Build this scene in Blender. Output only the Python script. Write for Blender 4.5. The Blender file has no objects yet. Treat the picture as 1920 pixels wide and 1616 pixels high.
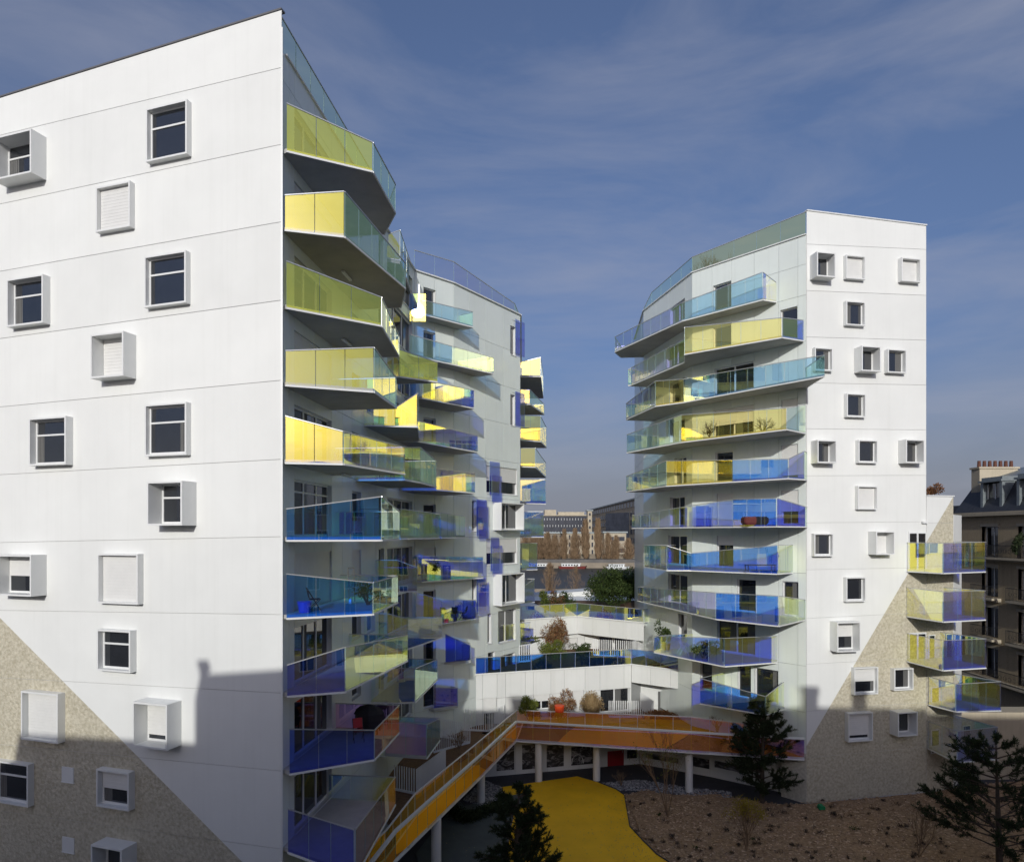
import bpy, math, random
from mathutils import Vector
random.seed(7)
C = bpy.context.scene.collection
SC = bpy.context.scene
# ------------------------------------------------------------------ camera, sky, sun, exposure
FP, HY, CZ = 1250.0, 1000.0, 16.3          # focal length and horizon in photo pixels, eye height in metres
cam = bpy.data.cameras.new('camera'); camo = bpy.data.objects.new('camera', cam); C.objects.link(camo)
camo.location = (0, 0, CZ); camo.rotation_euler = (math.radians(90), 0, 0)
cam.sensor_width = 36; cam.lens = 36*FP/1920; cam.shift_y = (HY-808)/1920; cam.clip_start = 0.1; cam.clip_end = 9000
SC.camera = camo
SUNV = Vector((-0.12, -1.0, 0.333)).normalized()       # towards the sun
EL = math.asin(SUNV.z); AZ = math.atan2(SUNV.x, SUNV.y)
sun = bpy.data.lights.new('sun', 'SUN'); suno = bpy.data.objects.new('sun', sun); C.objects.link(suno)
sun.energy = 2.0; sun.angle = math.radians(0.53); sun.color = (1.0, 0.985, 0.93)
suno.rotation_euler = SUNV.to_track_quat('Z', 'Y').to_euler(); suno.location = (0, -30, 60)
W = bpy.data.worlds.new('World'); SC.world = W; W.use_nodes = True
def world():
    nt = W.node_tree; n = nt.nodes; l = nt.links; n.clear()
    sky = n.new('ShaderNodeTexSky'); sky.sky_type = 'NISHITA'; sky.sun_disc = False
    sky.sun_elevation = EL; sky.sun_rotation = AZ; sky.altitude = 50; sky.air_density = 1.0; sky.dust_density = 4.0; sky.ozone_density = 4.0
    tc = n.new('ShaderNodeTexCoord'); mp = n.new('ShaderNodeMapping'); mp.vector_type = 'POINT'
    mp.inputs['Rotation'].default_value = (0, math.radians(-40), 0); mp.inputs['Scale'].default_value = (.9, 1.6, 5.0)
    nz = n.new('ShaderNodeTexNoise'); nz.inputs['Scale'].default_value = 1.7; nz.inputs['Detail'].default_value = 8; nz.inputs['Roughness'].default_value = .58; nz.inputs['Distortion'].default_value = .5
    rp = n.new('ShaderNodeValToRGB'); rp.color_ramp.elements[0].position = .42; rp.color_ramp.elements[1].position = .74
    rp.color_ramp.elements[0].color = (.06,.06,.06,1); rp.color_ramp.elements[1].color = (.5,.5,.5,1)
    l.new(tc.outputs['Generated'], mp.inputs['Vector']); l.new(mp.outputs[0], nz.inputs['Vector']); l.new(nz.outputs[0], rp.inputs[0])
    mx = n.new('ShaderNodeMix'); mx.data_type = 'RGBA'; mx.inputs['B'].default_value = (2.4, 2.5, 3.0, 1)
    l.new(rp.outputs[0], mx.inputs['Factor'])
    sx = n.new('ShaderNodeSeparateXYZ'); l.new(tc.outputs['Generated'], sx.inputs[0])
    hz = n.new('ShaderNodeValToRGB'); hz.color_ramp.interpolation = 'EASE'; e = hz.color_ramp.elements          # winter haze: dims and greys the low sky all round
    e[0].position = 0.0; e[0].color = (.52,.50,.60,1); e[1].position = .55; e[1].color = (.70,.67,.74,1)
    l.new(sx.outputs[2], hz.inputs[0])
    ml = n.new('ShaderNodeMix'); ml.data_type = 'RGBA'; ml.blend_type = 'MULTIPLY'; ml.inputs['Factor'].default_value = 1
    l.new(sky.outputs[0], ml.inputs['A']); l.new(hz.outputs[0], ml.inputs['B']); 
    vz = n.new('ShaderNodeValToRGB'); vz.color_ramp.interpolation = 'EASE'; e = vz.color_ramp.elements; e[0].position = 0; e[0].color = (.75,.75,.75,1); e[1].position = .26; e[1].color = (0,0,0,1); l.new(sx.outputs[2], vz.inputs[0])
    mv = n.new('ShaderNodeMix'); mv.data_type = 'RGBA'; mv.inputs['B'].default_value = (1.85, 1.98, 2.4, 1); l.new(vz.outputs[0], mv.inputs['Factor']); l.new(ml.outputs['Result'], mv.inputs['A']); l.new(mv.outputs['Result'], mx.inputs['A'])
    bg = n.new('ShaderNodeBackground'); bg.inputs['Strength'].default_value = 0.115
    out = n.new('ShaderNodeOutputWorld'); l.new(mx.outputs['Result'], bg.inputs[0]); l.new(bg.outputs[0], out.inputs[0])
world()
SC.view_settings.view_transform = 'Standard'; SC.view_settings.look = 'None'; SC.view_settings.exposure = 0.42; SC.view_settings.gamma = 1
SC.view_settings.use_curve_mapping = False
cy = SC.cycles
SC.render.engine = 'CYCLES'
cy.max_bounces = 12; cy.diffuse_bounces = 5; cy.glossy_bounces = 4; cy.transmission_bounces = 4; cy.transparent_max_bounces = 48
cy.caustics_reflective = True; cy.caustics_refractive = False; cy.blur_glossy = 1.0; cy.sample_clamp_indirect = 40; cy.use_denoising = True
try: cy.denoiser = 'OPENIMAGEDENOISE'
except Exception: pass

# ------------------------------------------------------------------ materials
def newmat(name):
    m = bpy.data.materials.new(name); m.use_nodes = True; m.node_tree.nodes.clear(); return m, m.node_tree.nodes, m.node_tree.links
def pmat(name, col, rough=.6, var=.06, scale=3.0, bump=0, bscale=20, metal=0, spec=.5, coat=0, col2=None, detail=5, stretch=None, bdist=.02, ior=1.45, streak=0):
    m, n, l = newmat(name)
    b = n.new('ShaderNodeBsdfPrincipled'); o = n.new('ShaderNodeOutputMaterial'); l.new(b.outputs[0], o.inputs[0])
    b.inputs['Roughness'].default_value = rough; b.inputs['Metallic'].default_value = metal; b.inputs['Specular IOR Level'].default_value = spec
    b.inputs['Coat Weight'].default_value = coat; b.inputs['Coat Roughness'].default_value = .1; b.inputs['IOR'].default_value = ior
    g = n.new('ShaderNodeNewGeometry'); mp = n.new('ShaderNodeMapping'); l.new(g.outputs['Position'], mp.inputs['Vector'])
    if stretch: mp.inputs['Scale'].default_value = stretch
    nz = n.new('ShaderNodeTexNoise'); nz.inputs['Scale'].default_value = scale; nz.inputs['Detail'].default_value = detail; nz.inputs['Roughness'].default_value = .6
    l.new(mp.outputs[0], nz.inputs['Vector'])
    rp = n.new('ShaderNodeValToRGB'); rp.color_ramp.elements[0].position = .3; rp.color_ramp.elements[1].position = .7
    c2 = col2 or tuple(min(1, c*(1+var)) for c in col); c1 = col if col2 else tuple(c*(1-var) for c in col)
    rp.color_ramp.elements[0].color = (*c1, 1); rp.color_ramp.elements[1].color = (*c2, 1)
    l.new(nz.outputs[0], rp.inputs[0])
    last = rp.outputs[0]
    if streak:
        ms = n.new('ShaderNodeMapping'); ms.inputs['Scale'].default_value = (3.5, 3.5, .12); l.new(g.outputs['Position'], ms.inputs['Vector'])
        ns = n.new('ShaderNodeTexNoise'); ns.inputs['Scale'].default_value = 1.2; ns.inputs['Detail'].default_value = 6; l.new(ms.outputs[0], ns.inputs['Vector'])
        r2 = n.new('ShaderNodeValToRGB'); r2.color_ramp.elements[0].position = .5; r2.color_ramp.elements[1].position = .8
        r2.color_ramp.elements[0].color = (1,1,1,1); r2.color_ramp.elements[1].color = (1-streak, 1-streak, 1-streak*1.1, 1); l.new(ns.outputs[0], r2.inputs[0])
        mm = n.new('ShaderNodeMix'); mm.data_type = 'RGBA'; mm.blend_type = 'MULTIPLY'; mm.inputs['Factor'].default_value = 1
        l.new(last, mm.inputs['A']); l.new(r2.outputs[0], mm.inputs['B']); last = mm.outputs['Result']
    if coat or streak:
        oi = n.new('ShaderNodeObjectInfo'); mr = n.new('ShaderNodeMapRange'); mr.inputs['To Min'].default_value = .955; mr.inputs['To Max'].default_value = 1.02; l.new(oi.outputs['Random'], mr.inputs[0])
        m3 = n.new('ShaderNodeMix'); m3.data_type = 'RGBA'; m3.blend_type = 'MULTIPLY'; m3.inputs['Factor'].default_value = 1; l.new(last, m3.inputs['A']); l.new(mr.outputs[0], m3.inputs['B']); last = m3.outputs['Result']
    l.new(last, b.inputs['Base Color'])
    if bump:
        n2 = n.new('ShaderNodeTexNoise'); n2.inputs['Scale'].default_value = bscale; n2.inputs['Detail'].default_value = 4; l.new(mp.outputs[0], n2.inputs['Vector'])
        bp = n.new('ShaderNodeBump'); bp.inputs['Strength'].default_value = bump; bp.inputs['Distance'].default_value = bdist
        l.new(n2.outputs[0], bp.inputs['Height']); l.new(bp.outputs[0], b.inputs['Normal'])
    return m
def ramp(n, pts):
    r = n.new('ShaderNodeValToRGB'); e = r.color_ramp.elements
    while len(e) < len(pts): e.new(.5)
    for i, (p, c) in enumerate(pts): e[i].position = p; e[i].color = (*c, 1)
    return r
def dichroic(name='dichroic_glass', warp=.012, rough=.012, Rr=None, Tt=None, beck=False):
    m, n, l = newmat(name)
    lw = n.new('ShaderNodeLayerWeight'); lw.inputs['Blend'].default_value = .5
    R = ramp(n, Rr or [(0, (.86,.74,.12)), (.25, (.82,.76,.14)), (.5, (.62,.66,.18)), (.72, (.36,.46,.28)), (.93, (.45,.52,.52)), (1, (.8,.8,.8))])
    T = ramp(n, Tt or [(0, (.06,.30,.84)), (.2, (.07,.24,.84)), (.38, (.17,.17,.76)), (.52, (.34,.32,.64)), (.75, (.56,.56,.46)), (1, (.5,.48,.4))])
    l.new(lw.outputs['Facing'], R.inputs[0]); l.new(lw.outputs['Facing'], T.inputs[0])
    g = n.new('ShaderNodeNewGeometry'); nz = n.new('ShaderNodeTexNoise'); nz.inputs['Scale'].default_value = .5; nz.inputs['Detail'].default_value = 1.5
    l.new(g.outputs['Position'], nz.inputs['Vector'])
    bp = n.new('ShaderNodeBump'); bp.inputs['Strength'].default_value = .35; bp.inputs['Distance'].default_value = warp; l.new(nz.outputs[0], bp.inputs['Height'])
    gl = n.new('ShaderNodeBsdfGlossy'); gl.inputs['Roughness'].default_value = rough; gl.distribution = 'BECKMANN' if beck else 'GGX'; l.new(R.outputs[0], gl.inputs[0]); l.new(bp.outputs[0], gl.inputs['Normal'])
    tr = n.new('ShaderNodeBsdfTransparent'); l.new(T.outputs[0], tr.inputs[0])
    ad = n.new('ShaderNodeAddShader'); l.new(gl.outputs[0], ad.inputs[0]); l.new(tr.outputs[0], ad.inputs[1])
    o = n.new('ShaderNodeOutputMaterial'); l.new(ad.outputs[0], o.inputs[0])
    return m
def roughcast(name, c1, c2):
    m, n, l = newmat(name)
    b = n.new('ShaderNodeBsdfPrincipled'); o = n.new('ShaderNodeOutputMaterial'); l.new(b.outputs[0], o.inputs[0]); b.inputs['Roughness'].default_value = .85
    g = n.new('ShaderNodeNewGeometry')
    v = n.new('ShaderNodeTexVoronoi'); v.inputs['Scale'].default_value = 9; v.feature = 'SMOOTH_F1'; v.inputs['Randomness'].default_value = 1
    w = n.new('ShaderNodeTexNoise'); w.inputs['Scale'].default_value = 5; w.inputs['Detail'].default_value = 3
    ad = n.new('ShaderNodeMix'); ad.data_type = 'VECTOR'; ad.inputs['Factor'].default_value = .12
    l.new(g.outputs['Position'], ad.inputs['A']); l.new(w.outputs['Color'], ad.inputs['B']); l.new(g.outputs['Position'], w.inputs['Vector'])
    l.new(ad.outputs['Result'], v.inputs['Vector'])
    n2 = n.new('ShaderNodeTexNoise'); n2.inputs['Scale'].default_value = 26; n2.inputs['Detail'].default_value = 3; l.new(g.outputs['Position'], n2.inputs['Vector'])
    mul = n.new('ShaderNodeMath'); mul.operation = 'ADD'; l.new(v.outputs['Distance'], mul.inputs[0]); l.new(n2.outputs[0], mul.inputs[1])
    bp = n.new('ShaderNodeBump'); bp.inputs['Strength'].default_value = 1; bp.inputs['Distance'].default_value = .035; l.new(mul.outputs[0], bp.inputs['Height']); l.new(bp.outputs[0], b.inputs['Normal'])
    n3 = n.new('ShaderNodeTexNoise'); n3.inputs['Scale'].default_value = 7; n3.inputs['Detail'].default_value = 8; l.new(g.outputs['Position'], n3.inputs['Vector'])
    r = ramp(n, [(.35, c1), (.65, c2)]); l.new(n3.outputs[0], r.inputs[0]); l.new(r.outputs[0], b.inputs['Base Color'])
    return m
def leafmat(name, c1, c2, tr=.25):
    m, n, l = newmat(name)
    b = n.new('ShaderNodeBsdfDiffuse'); t = n.new('ShaderNodeBsdfTranslucent'); mx = n.new('ShaderNodeMixShader'); mx.inputs[0].default_value = tr
    g = n.new('ShaderNodeNewGeometry'); r = ramp(n, [(0, c1), (1, c2)]); l.new(g.outputs['Random Per Island'], r.inputs[0])
    l.new(r.outputs[0], b.inputs[0]); l.new(r.outputs[0], t.inputs[0]); l.new(b.outputs[0], mx.inputs[1]); l.new(t.outputs[0], mx.inputs[2])
    o = n.new('ShaderNodeOutputMaterial'); l.new(mx.outputs[0], o.inputs[0]); return m
M = {}
M['plaster'] = pmat('white_plaster', (.71,.72,.70), .75, var=.03, scale=.5, bump=.12, bscale=40, bdist=.004, streak=.035)
M['rough'] = roughcast('rough_beige_plaster', (.42,.38,.28), (.58,.54,.43))
M['roughgrey'] = roughcast('rough_grey_plaster', (.46,.44,.37), (.60,.58,.50))
M['clad'] = pmat('pale_cladding', (.69,.74,.71), .35, var=.03, scale=.7, coat=.35, streak=.05)
M['fascia'] = pmat('white_fascia', (.70,.71,.69), .4, var=.03, scale=.6, coat=.2, streak=.07)
M['core'] = pmat('joint_backing', (.3,.31,.31), .9)
M['joint'] = pmat('plaster_joint', (.50,.50,.49), .9)
M['frame'] = pmat('white_lacquer', (.69,.70,.69), .35, var=.02)
M['alu'] = pmat('aluminium', (.55,.56,.56), .35, metal=.6, var=.05)
M['cap'] = pmat('dark_coping', (.12,.12,.13), .5)
M['soffit'] = pmat('grey_concrete', (.38,.37,.34), .8, var=.12, scale=1.2, bump=.1)
M['deckc'] = pmat('pale_concrete', (.42,.42,.41), .8, var=.1, scale=1.5)
M['shut'] = pmat('white_shutter', (.66,.66,.64), .5, var=.03)
M['wglass'] = pmat('window_glass', (.012,.014,.018), .03, var=.2, spec=.9, ior=1.7)
M['curtain'] = pmat('curtain', (.13,.13,.125), .9, var=.2, scale=9, stretch=(6,6,.2))
M['dich'] = dichroic()
M['pale'] = dichroic('pale_aqua_glass', Rr=[(0, (.55,.50,.16)), (.4, (.50,.52,.22)), (.8, (.4,.46,.4)), (1, (.8,.8,.8))], Tt=[(0, (.28,.55,.76)), (.3, (.34,.50,.76)), (.6, (.50,.58,.60)), (1, (.5,.5,.45))])
M['cream'] = dichroic('cream_reflection_glass', Rr=[(0, (.62,.50,.14)), (.5, (.6,.55,.2)), (1, (.8,.8,.8))], Tt=[(0, (.88,.76,.34)), (.5, (.75,.72,.4)), (1, (.5,.5,.4))])  # dichroic panes mirroring something bright: that reflection is put into the tint
M['parapet'] = dichroic('olive_reflection_glass', Rr=[(0, (.58,.50,.19)), (.5, (.58,.52,.24)), (1, (.8,.8,.8))], Tt=[(0, (.84,.78,.42)), (.5, (.5,.52,.40)), (1, (.5,.5,.4))])  # beige sky reflection of the roof glass, coloured into its tint
M['sunset'] = dichroic('orange_reflection_violet_glass', Rr=[(0, (.62,.36,.15)), (.4, (.60,.38,.15)), (.75, (.5,.42,.2)), (1, (.8,.8,.8))], Tt=[(0, (.36,.27,.78)), (.4, (.40,.30,.66)), (.75, (.60,.46,.36)), (1, (.5,.5,.4))])  # orange reflection worked into the glass colour, over violet transmission
M['amber'] = dichroic('amber_reflection_glass', Rr=[(0, (.72,.48,.10)), (.4, (.72,.52,.12)), (.75, (.55,.45,.2)), (1, (.8,.8,.8))], Tt=[(0, (.62,.46,.42)), (.4, (.62,.48,.36)), (.75, (.66,.56,.32)), (1, (.5,.5,.4))])  # warm reflection along the walkway leg, worked into the glass colour
M['lime'] = dichroic('lime_reflection_glass', Rr=[(0, (.88,.78,.14)), (.5, (.68,.68,.16)), (1, (.8,.8,.8))], Tt=[(0, (.72,.70,.24)), (.5, (.6,.6,.32)), (1, (.5,.5,.4))])  # yellow sky reflection, put into the see-through colour too
M['azure'] = dichroic('azure_blue_glass', Rr=[(0, (.30,.28,.12)), (.5, (.36,.36,.18)), (1, (.8,.8,.8))], Tt=[(0, (.10,.46,.95)), (.25, (.10,.34,.95)), (.5, (.24,.28,.82)), (.8, (.5,.5,.5)), (1, (.5,.5,.4))])
M['violet'] = dichroic('violet_blue_glass', Rr=[(0, (.45,.36,.18)), (.5, (.42,.40,.2)), (1, (.8,.8,.8))], Tt=[(0, (.10,.24,.86)), (.4, (.18,.22,.78)), (.75, (.40,.36,.5)), (1, (.5,.5,.4))])
M['edge'] = pmat('glass_edge', (.35,.5,.45), .2)
M['rubber'] = pmat('yellow_rubber', (.92,.52,.01), .75, var=.10, scale=.5, bump=.1, bscale=60)
M['orange'] = pmat('orange_rubber', (.74,.34,.012), .75, var=.08, scale=.9)
M['mulch'] = pmat('bark_mulch', (.235,.145,.082), .95, col2=(.52,.345,.19), scale=7, detail=12, bump=.9, bscale=30, bdist=.05)
M['chip'] = leafmat('bark_chips', (.2,.13,.08), (.72,.52,.35), 0)
M['asphalt'] = pmat('dark_paving', (.05,.052,.06), .85, var=.15, scale=2, bump=.2, bscale=80)
M['green_pave'] = pmat('grey_green_rubber', (.085,.10,.095), .85, var=.12, scale=1.5)
M['gravel'] = leafmat('gravel_stones', (.10,.10,.11), (.45,.45,.46), 0)
M['soil'] = pmat('brown_soil', (.10,.055,.025), .95, col2=(.2,.11,.05), scale=6, detail=10, bump=.6, bscale=25)
M['land'] = pmat('street_ground', (.12,.115,.11), .95, var=.2, scale=.2)
M['stone'] = pmat('pale_stone', (.42,.37,.28), .85, var=.15, scale=.3, streak=.12)
M['stone2'] = pmat('quay_stone', (.24,.205,.16), .9, var=.2, scale=.15, streak=.15)
M['brick'] = pmat('buff_brick', (.30,.235,.15), .9, col2=(.44,.36,.24), scale=9, bump=.5, bscale=30, streak=.15, stretch=(1,1,3))
M['slate'] = pmat('slate_roof', (.035,.037,.045), .55, var=.25, scale=4)
M['zinc'] = pmat('zinc_roof', (.22,.25,.26), .45, metal=.3, var=.15)
M['terra'] = pmat('terracotta', (.11,.045,.03), .85, var=.2)
M['iron'] = pmat('black_iron', (.015,.015,.017), .5)
M['darkf'] = pmat('dark_glass_facade', (.035,.04,.055), .25, var=.3, scale=.2)
M['bark'] = pmat('bark', (.07,.052,.038), .9, var=.3, scale=8)
M['twig'] = leafmat('bare_twigs', (.16,.11,.07), (.30,.21,.13), 0)
M['pine'] = leafmat('pine_needles', (.018,.028,.016), (.075,.10,.05), .15)
M['ever'] = leafmat('evergreen_leaves', (.03,.05,.018), (.085,.12,.04), .2)
M['ygreen'] = leafmat('yellow_green_leaves', (.10,.14,.03), (.26,.28,.07), .3)
M['rust'] = leafmat('rust_leaves', (.16,.07,.035), (.34,.18,.09), .3)
M['straw'] = leafmat('straw_grass', (.28,.19,.10), (.48,.36,.2), .3)
M['gold'] = leafmat('golden_leaves', (.22,.17,.03), (.45,.36,.06), .3)
M['red'] = pmat('red_paint', (.32,.012,.02), .5)
M['orangepot'] = pmat('orange_pot', (.75,.08,.02), .5)
M['fabric'] = pmat('dark_fabric', (.012,.012,.015), .8)
M['maroon'] = pmat('maroon_fabric', (.10,.02,.02), .8)
M['bluep'] = pmat('blue_plastic', (.03,.12,.5), .4)
M['greenp'] = pmat('green_plastic', (.01,.25,.09), .5)
M['boat'] = pmat('boat_white', (.65,.68,.68), .4)
M['boatred'] = pmat('boat_red', (.16,.03,.025), .5)
def water():
    m, n, l = newmat('river_water'); b = n.new('ShaderNodeBsdfPrincipled'); o = n.new('ShaderNodeOutputMaterial'); l.new(b.outputs[0], o.inputs[0])
    b.inputs['Base Color'].default_value = (.05,.048,.036,1); b.inputs['Roughness'].default_value = .45; b.inputs['Specular IOR Level'].default_value = .3
    g = n.new('ShaderNodeNewGeometry'); z = n.new('ShaderNodeTexNoise'); z.inputs['Scale'].default_value = .8; z.inputs['Detail'].default_value = 6; l.new(g.outputs['Position'], z.inputs['Vector'])
    bp = n.new('ShaderNodeBump'); bp.inputs['Strength'].default_value = 1; bp.inputs['Distance'].default_value = .5; l.new(z.outputs[0], bp.inputs['Height']); l.new(bp.outputs[0], b.inputs['Normal']); return m
M['water'] = water()
def photo_print(name, seed):
    m, n, l = newmat(name); b = n.new('ShaderNodeBsdfPrincipled'); o = n.new('ShaderNodeOutputMaterial'); l.new(b.outputs[0], o.inputs[0]); b.inputs['Roughness'].default_value = .5
    g = n.new('ShaderNodeNewGeometry'); mp = n.new('ShaderNodeMapping'); mp.inputs['Location'].default_value = (seed*7.3, seed*3.1, seed*1.7); mp.inputs['Scale'].default_value = (1, 1, 1.8)
    z = n.new('ShaderNodeTexNoise'); z.inputs['Scale'].default_value = 1.6; z.inputs['Detail'].default_value = 10; z.inputs['Roughness'].default_value = .68; z.inputs['Distortion'].default_value = 1.2
    l.new(g.outputs['Position'], mp.inputs[0]); l.new(mp.outputs[0], z.inputs['Vector'])
    r = ramp(n, [(.38, (.008,.008,.01)), (.52, (.05,.05,.055)), (.6, (.32,.32,.33)), (.68, (.1,.1,.1))]); l.new(z.outputs[0], r.inputs[0]); l.new(r.outputs[0], b.inputs['Base Color']); return m

# ------------------------------------------------------------------ helpers
WO = {}
def reg(o, w, parent):
    w = Vector(w); WO[o.name] = w
    if parent is not None: o.parent = parent; o.location = w - WO[parent.name]
    else: o.location = w
    C.objects.link(o); return o
def thing(name, label, cat, loc, group=None):
    o = bpy.data.objects.new(name, None); o.empty_display_size = .5; reg(o, loc, None)
    o['label'] = label; o['category'] = cat
    if group: o['group'] = group
    return o
def tag(o, label, cat, group=None):
    o['label'] = label; o['category'] = cat
    if group: o['group'] = group
    return o
class MB:
    def __init__(s): s.v = []; s.f = []; s.m = []; s.smooth = False
    def face(s, pts, mi=0):
        k = len(s.v); s.v += [tuple(p) for p in pts]; s.f.append(tuple(range(k, k+len(pts)))); s.m.append(mi)
    def hexa(s, b, t, mi=0, cap=(1,1)):
        """b, t: lists of bottom and top points (same count)"""
        k = len(s.v); n = len(b); s.v += [tuple(p) for p in b] + [tuple(p) for p in t]
        if cap[0]: s.f.append(tuple(range(k+n-1, k-1, -1))); s.m.append(mi)
        if cap[1]: s.f.append(tuple(range(k+n, k+2*n))); s.m.append(mi)
        for i in range(n):
            j = (i+1) % n; s.f.append((k+i, k+j, k+n+j, k+n+i)); s.m.append(mi)
    def prism(s, poly, z0, z1, mi=0):
        s.hexa([(x, y, z0) for x, y in poly], [(x, y, z1) for x, y in poly], mi)
    def box(s, x0, x1, y0, y1, z0, z1, mi=0): s.prism([(x0,y0),(x1,y0),(x1,y1),(x0,y1)], z0, z1, mi)
    def bar(s, a, b, w, h=None, mi=0, n=4):
        a = Vector(a); b = Vector(b); h = h or w; d = (b-a)
        if d.length < 1e-6: return
        d.normalize(); up = Vector((0,0,1)) if abs(d.z) < .9 else Vector((0,1,0))
        x = d.cross(up).normalized(); y = x.cross(d).normalized()
        if n == 4: off = [x*w/2*i + y*h/2*j for i, j in ((-1,-1),(1,-1),(1,1),(-1,1))]
        else: off = [x*w/2*math.cos(2*math.pi*i/n) + y*h/2*math.sin(2*math.pi*i/n) for i in range(n)]
        s.hexa([a+o for o in off], [b+o for o in off], mi)
    def cone(s, a, b, r0, r1, n=5, mi=0):
        a = Vector(a); b = Vector(b); d = b-a
        if d.length < 1e-6: return
        d.normalize(); up = Vector((0,0,1)) if abs(d.z) < .9 else Vector((0,1,0))
        x = d.cross(up).normalized(); y = x.cross(d)
        c = [(math.cos(2*math.pi*i/n), math.sin(2*math.pi*i/n)) for i in range(n)]
        s.hexa([a+(x*p+y*q)*r0 for p, q in c], [b+(x*p+y*q)*r1 for p, q in c], mi)
    def build(s, name, mats, parent=None, kind=None, smooth=False, origin=None, label=None):
        me = bpy.data.meshes.new(name)
        if not isinstance(mats, (list, tuple)): mats = [mats]
        if origin is None:
            n = max(1, len(s.v)); xs = [p[0] for p in s.v]; ys = [p[1] for p in s.v]; zs = [p[2] for p in s.v]
            origin = Vector(((min(xs)+max(xs))/2, (min(ys)+max(ys))/2, min(zs))) if s.v else Vector((0,0,0))
        else: origin = Vector(origin)
        ox, oy, oz = origin
        me.from_pydata([(a-ox, b-oy, c-oz) for a, b, c in s.v], [], s.f)
        for m in mats: me.materials.append(m)
        if len(mats) > 1: me.polygons.foreach_set('material_index', s.m)
        if smooth: me.polygons.foreach_set('use_smooth', [True]*len(s.f))
        me.update(); o = bpy.data.objects.new(name, me); reg(o, origin, parent)
        if kind: o['kind'] = kind
        if label: o['label'] = label
        return o
def X(px, Y): return (px-960)/FP*Y
def Z(py, Y): return CZ+(HY-py)/FP*Y
def at(px, py, Y): return Vector((X(px, Y), Y, Z(py, Y)))
def onz(px, py, z): Y = FP*(z-CZ)/(HY-py); return (X(px, Y), Y)
class Face:
    """vertical facade plane from plan point p to q; outward normal looks towards 'side'"""
    def __init__(s, p, q, side=(0,0)):
        s.p = Vector(p); s.q = Vector(q); s.L = (s.q-s.p).length; s.u = (s.q-s.p)/s.L
        n = Vector((s.u.y, -s.u.x))
        if n.dot(Vector(side)-s.p) < 0: n = -n
        s.n = n
    def pt(s, u, z, d=0): a = s.p+s.u*u+s.n*d; return Vector((a.x, a.y, z))
    def hit(s, px, py, d=0):
        k = (px-960)/FP; o = s.p+s.n*d        # find Y with (kY, Y) on plane
        Y = o.dot(s.n)/(k*s.n.x+s.n.y); a = Vector((k*Y, Y))-o
        return a.dot(s.u), Z(py, Y)
    def box(s, mb, u0, u1, z0, z1, d0, d1, mi=0):
        P = [s.pt(u0,z0,d0), s.pt(u1,z0,d0), s.pt(u1,z0,d1), s.pt(u0,z0,d1)]
        Q = [s.pt(u0,z1,d0), s.pt(u1,z1,d0), s.pt(u1,z1,d1), s.pt(u0,z1,d1)]
        mb.hexa(P, Q, mi)
def clip(poly, a, b):
    """keep the part of a 2-D polygon left of line a->b"""
    def sd(p): return (b[0]-a[0])*(p[1]-a[1])-(b[1]-a[1])*(p[0]-a[0])
    out = []
    for i in range(len(poly)):
        p, q = poly[i], poly[(i+1) % len(poly)]; sp, sq = sd(p), sd(q)
        if sp >= 0: out.append(p)
        if (sp > 0 > sq) or (sp < 0 < sq):
            t = sp/(sp-sq); out.append((p[0]+t*(q[0]-p[0]), p[1]+t*(q[1]-p[1])))
    return out
def panel_poly(mb, fc, poly, d0, d1, mi=0):
    if len(poly) >= 3: mb.hexa([fc.pt(u,z,d0) for u, z in poly], [fc.pt(u,z,d1) for u, z in poly], mi)
def subtract(rects, h):
    out = []
    for (a, b, c, d) in rects:
        if h[1] <= a or h[0] >= b or h[3] <= c or h[2] >= d: out.append((a, b, c, d)); continue
        x0, x1 = max(a, h[0]), min(b, h[1])
        if x0-a > .01: out.append((a, x0, c, d))
        if b-x1 > .01: out.append((x1, b, c, d))
        if h[2]-c > .01: out.append((x0, x1, c, h[2]))
        if d-h[3] > .01: out.append((x0, x1, h[3], d))
    return out
def clad_wall(parent, fc, ul, zl, holes, mat, gap=.018, th=.03, name='cladding_panel'):
    for i in range(len(ul)-1):
        for j in range(len(zl)-1):
            r = [(ul[i]+gap/2, ul[i+1]-gap/2, zl[j]+gap/2, zl[j+1]-gap/2)]
            for h in holes: r = subtract(r, h)
            if not r: continue
            mb = MB()
            for (a, b, c, d) in r: fc.box(mb, a, b, c, d, -th, 0)
            mb.build(name, mat, parent)
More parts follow.
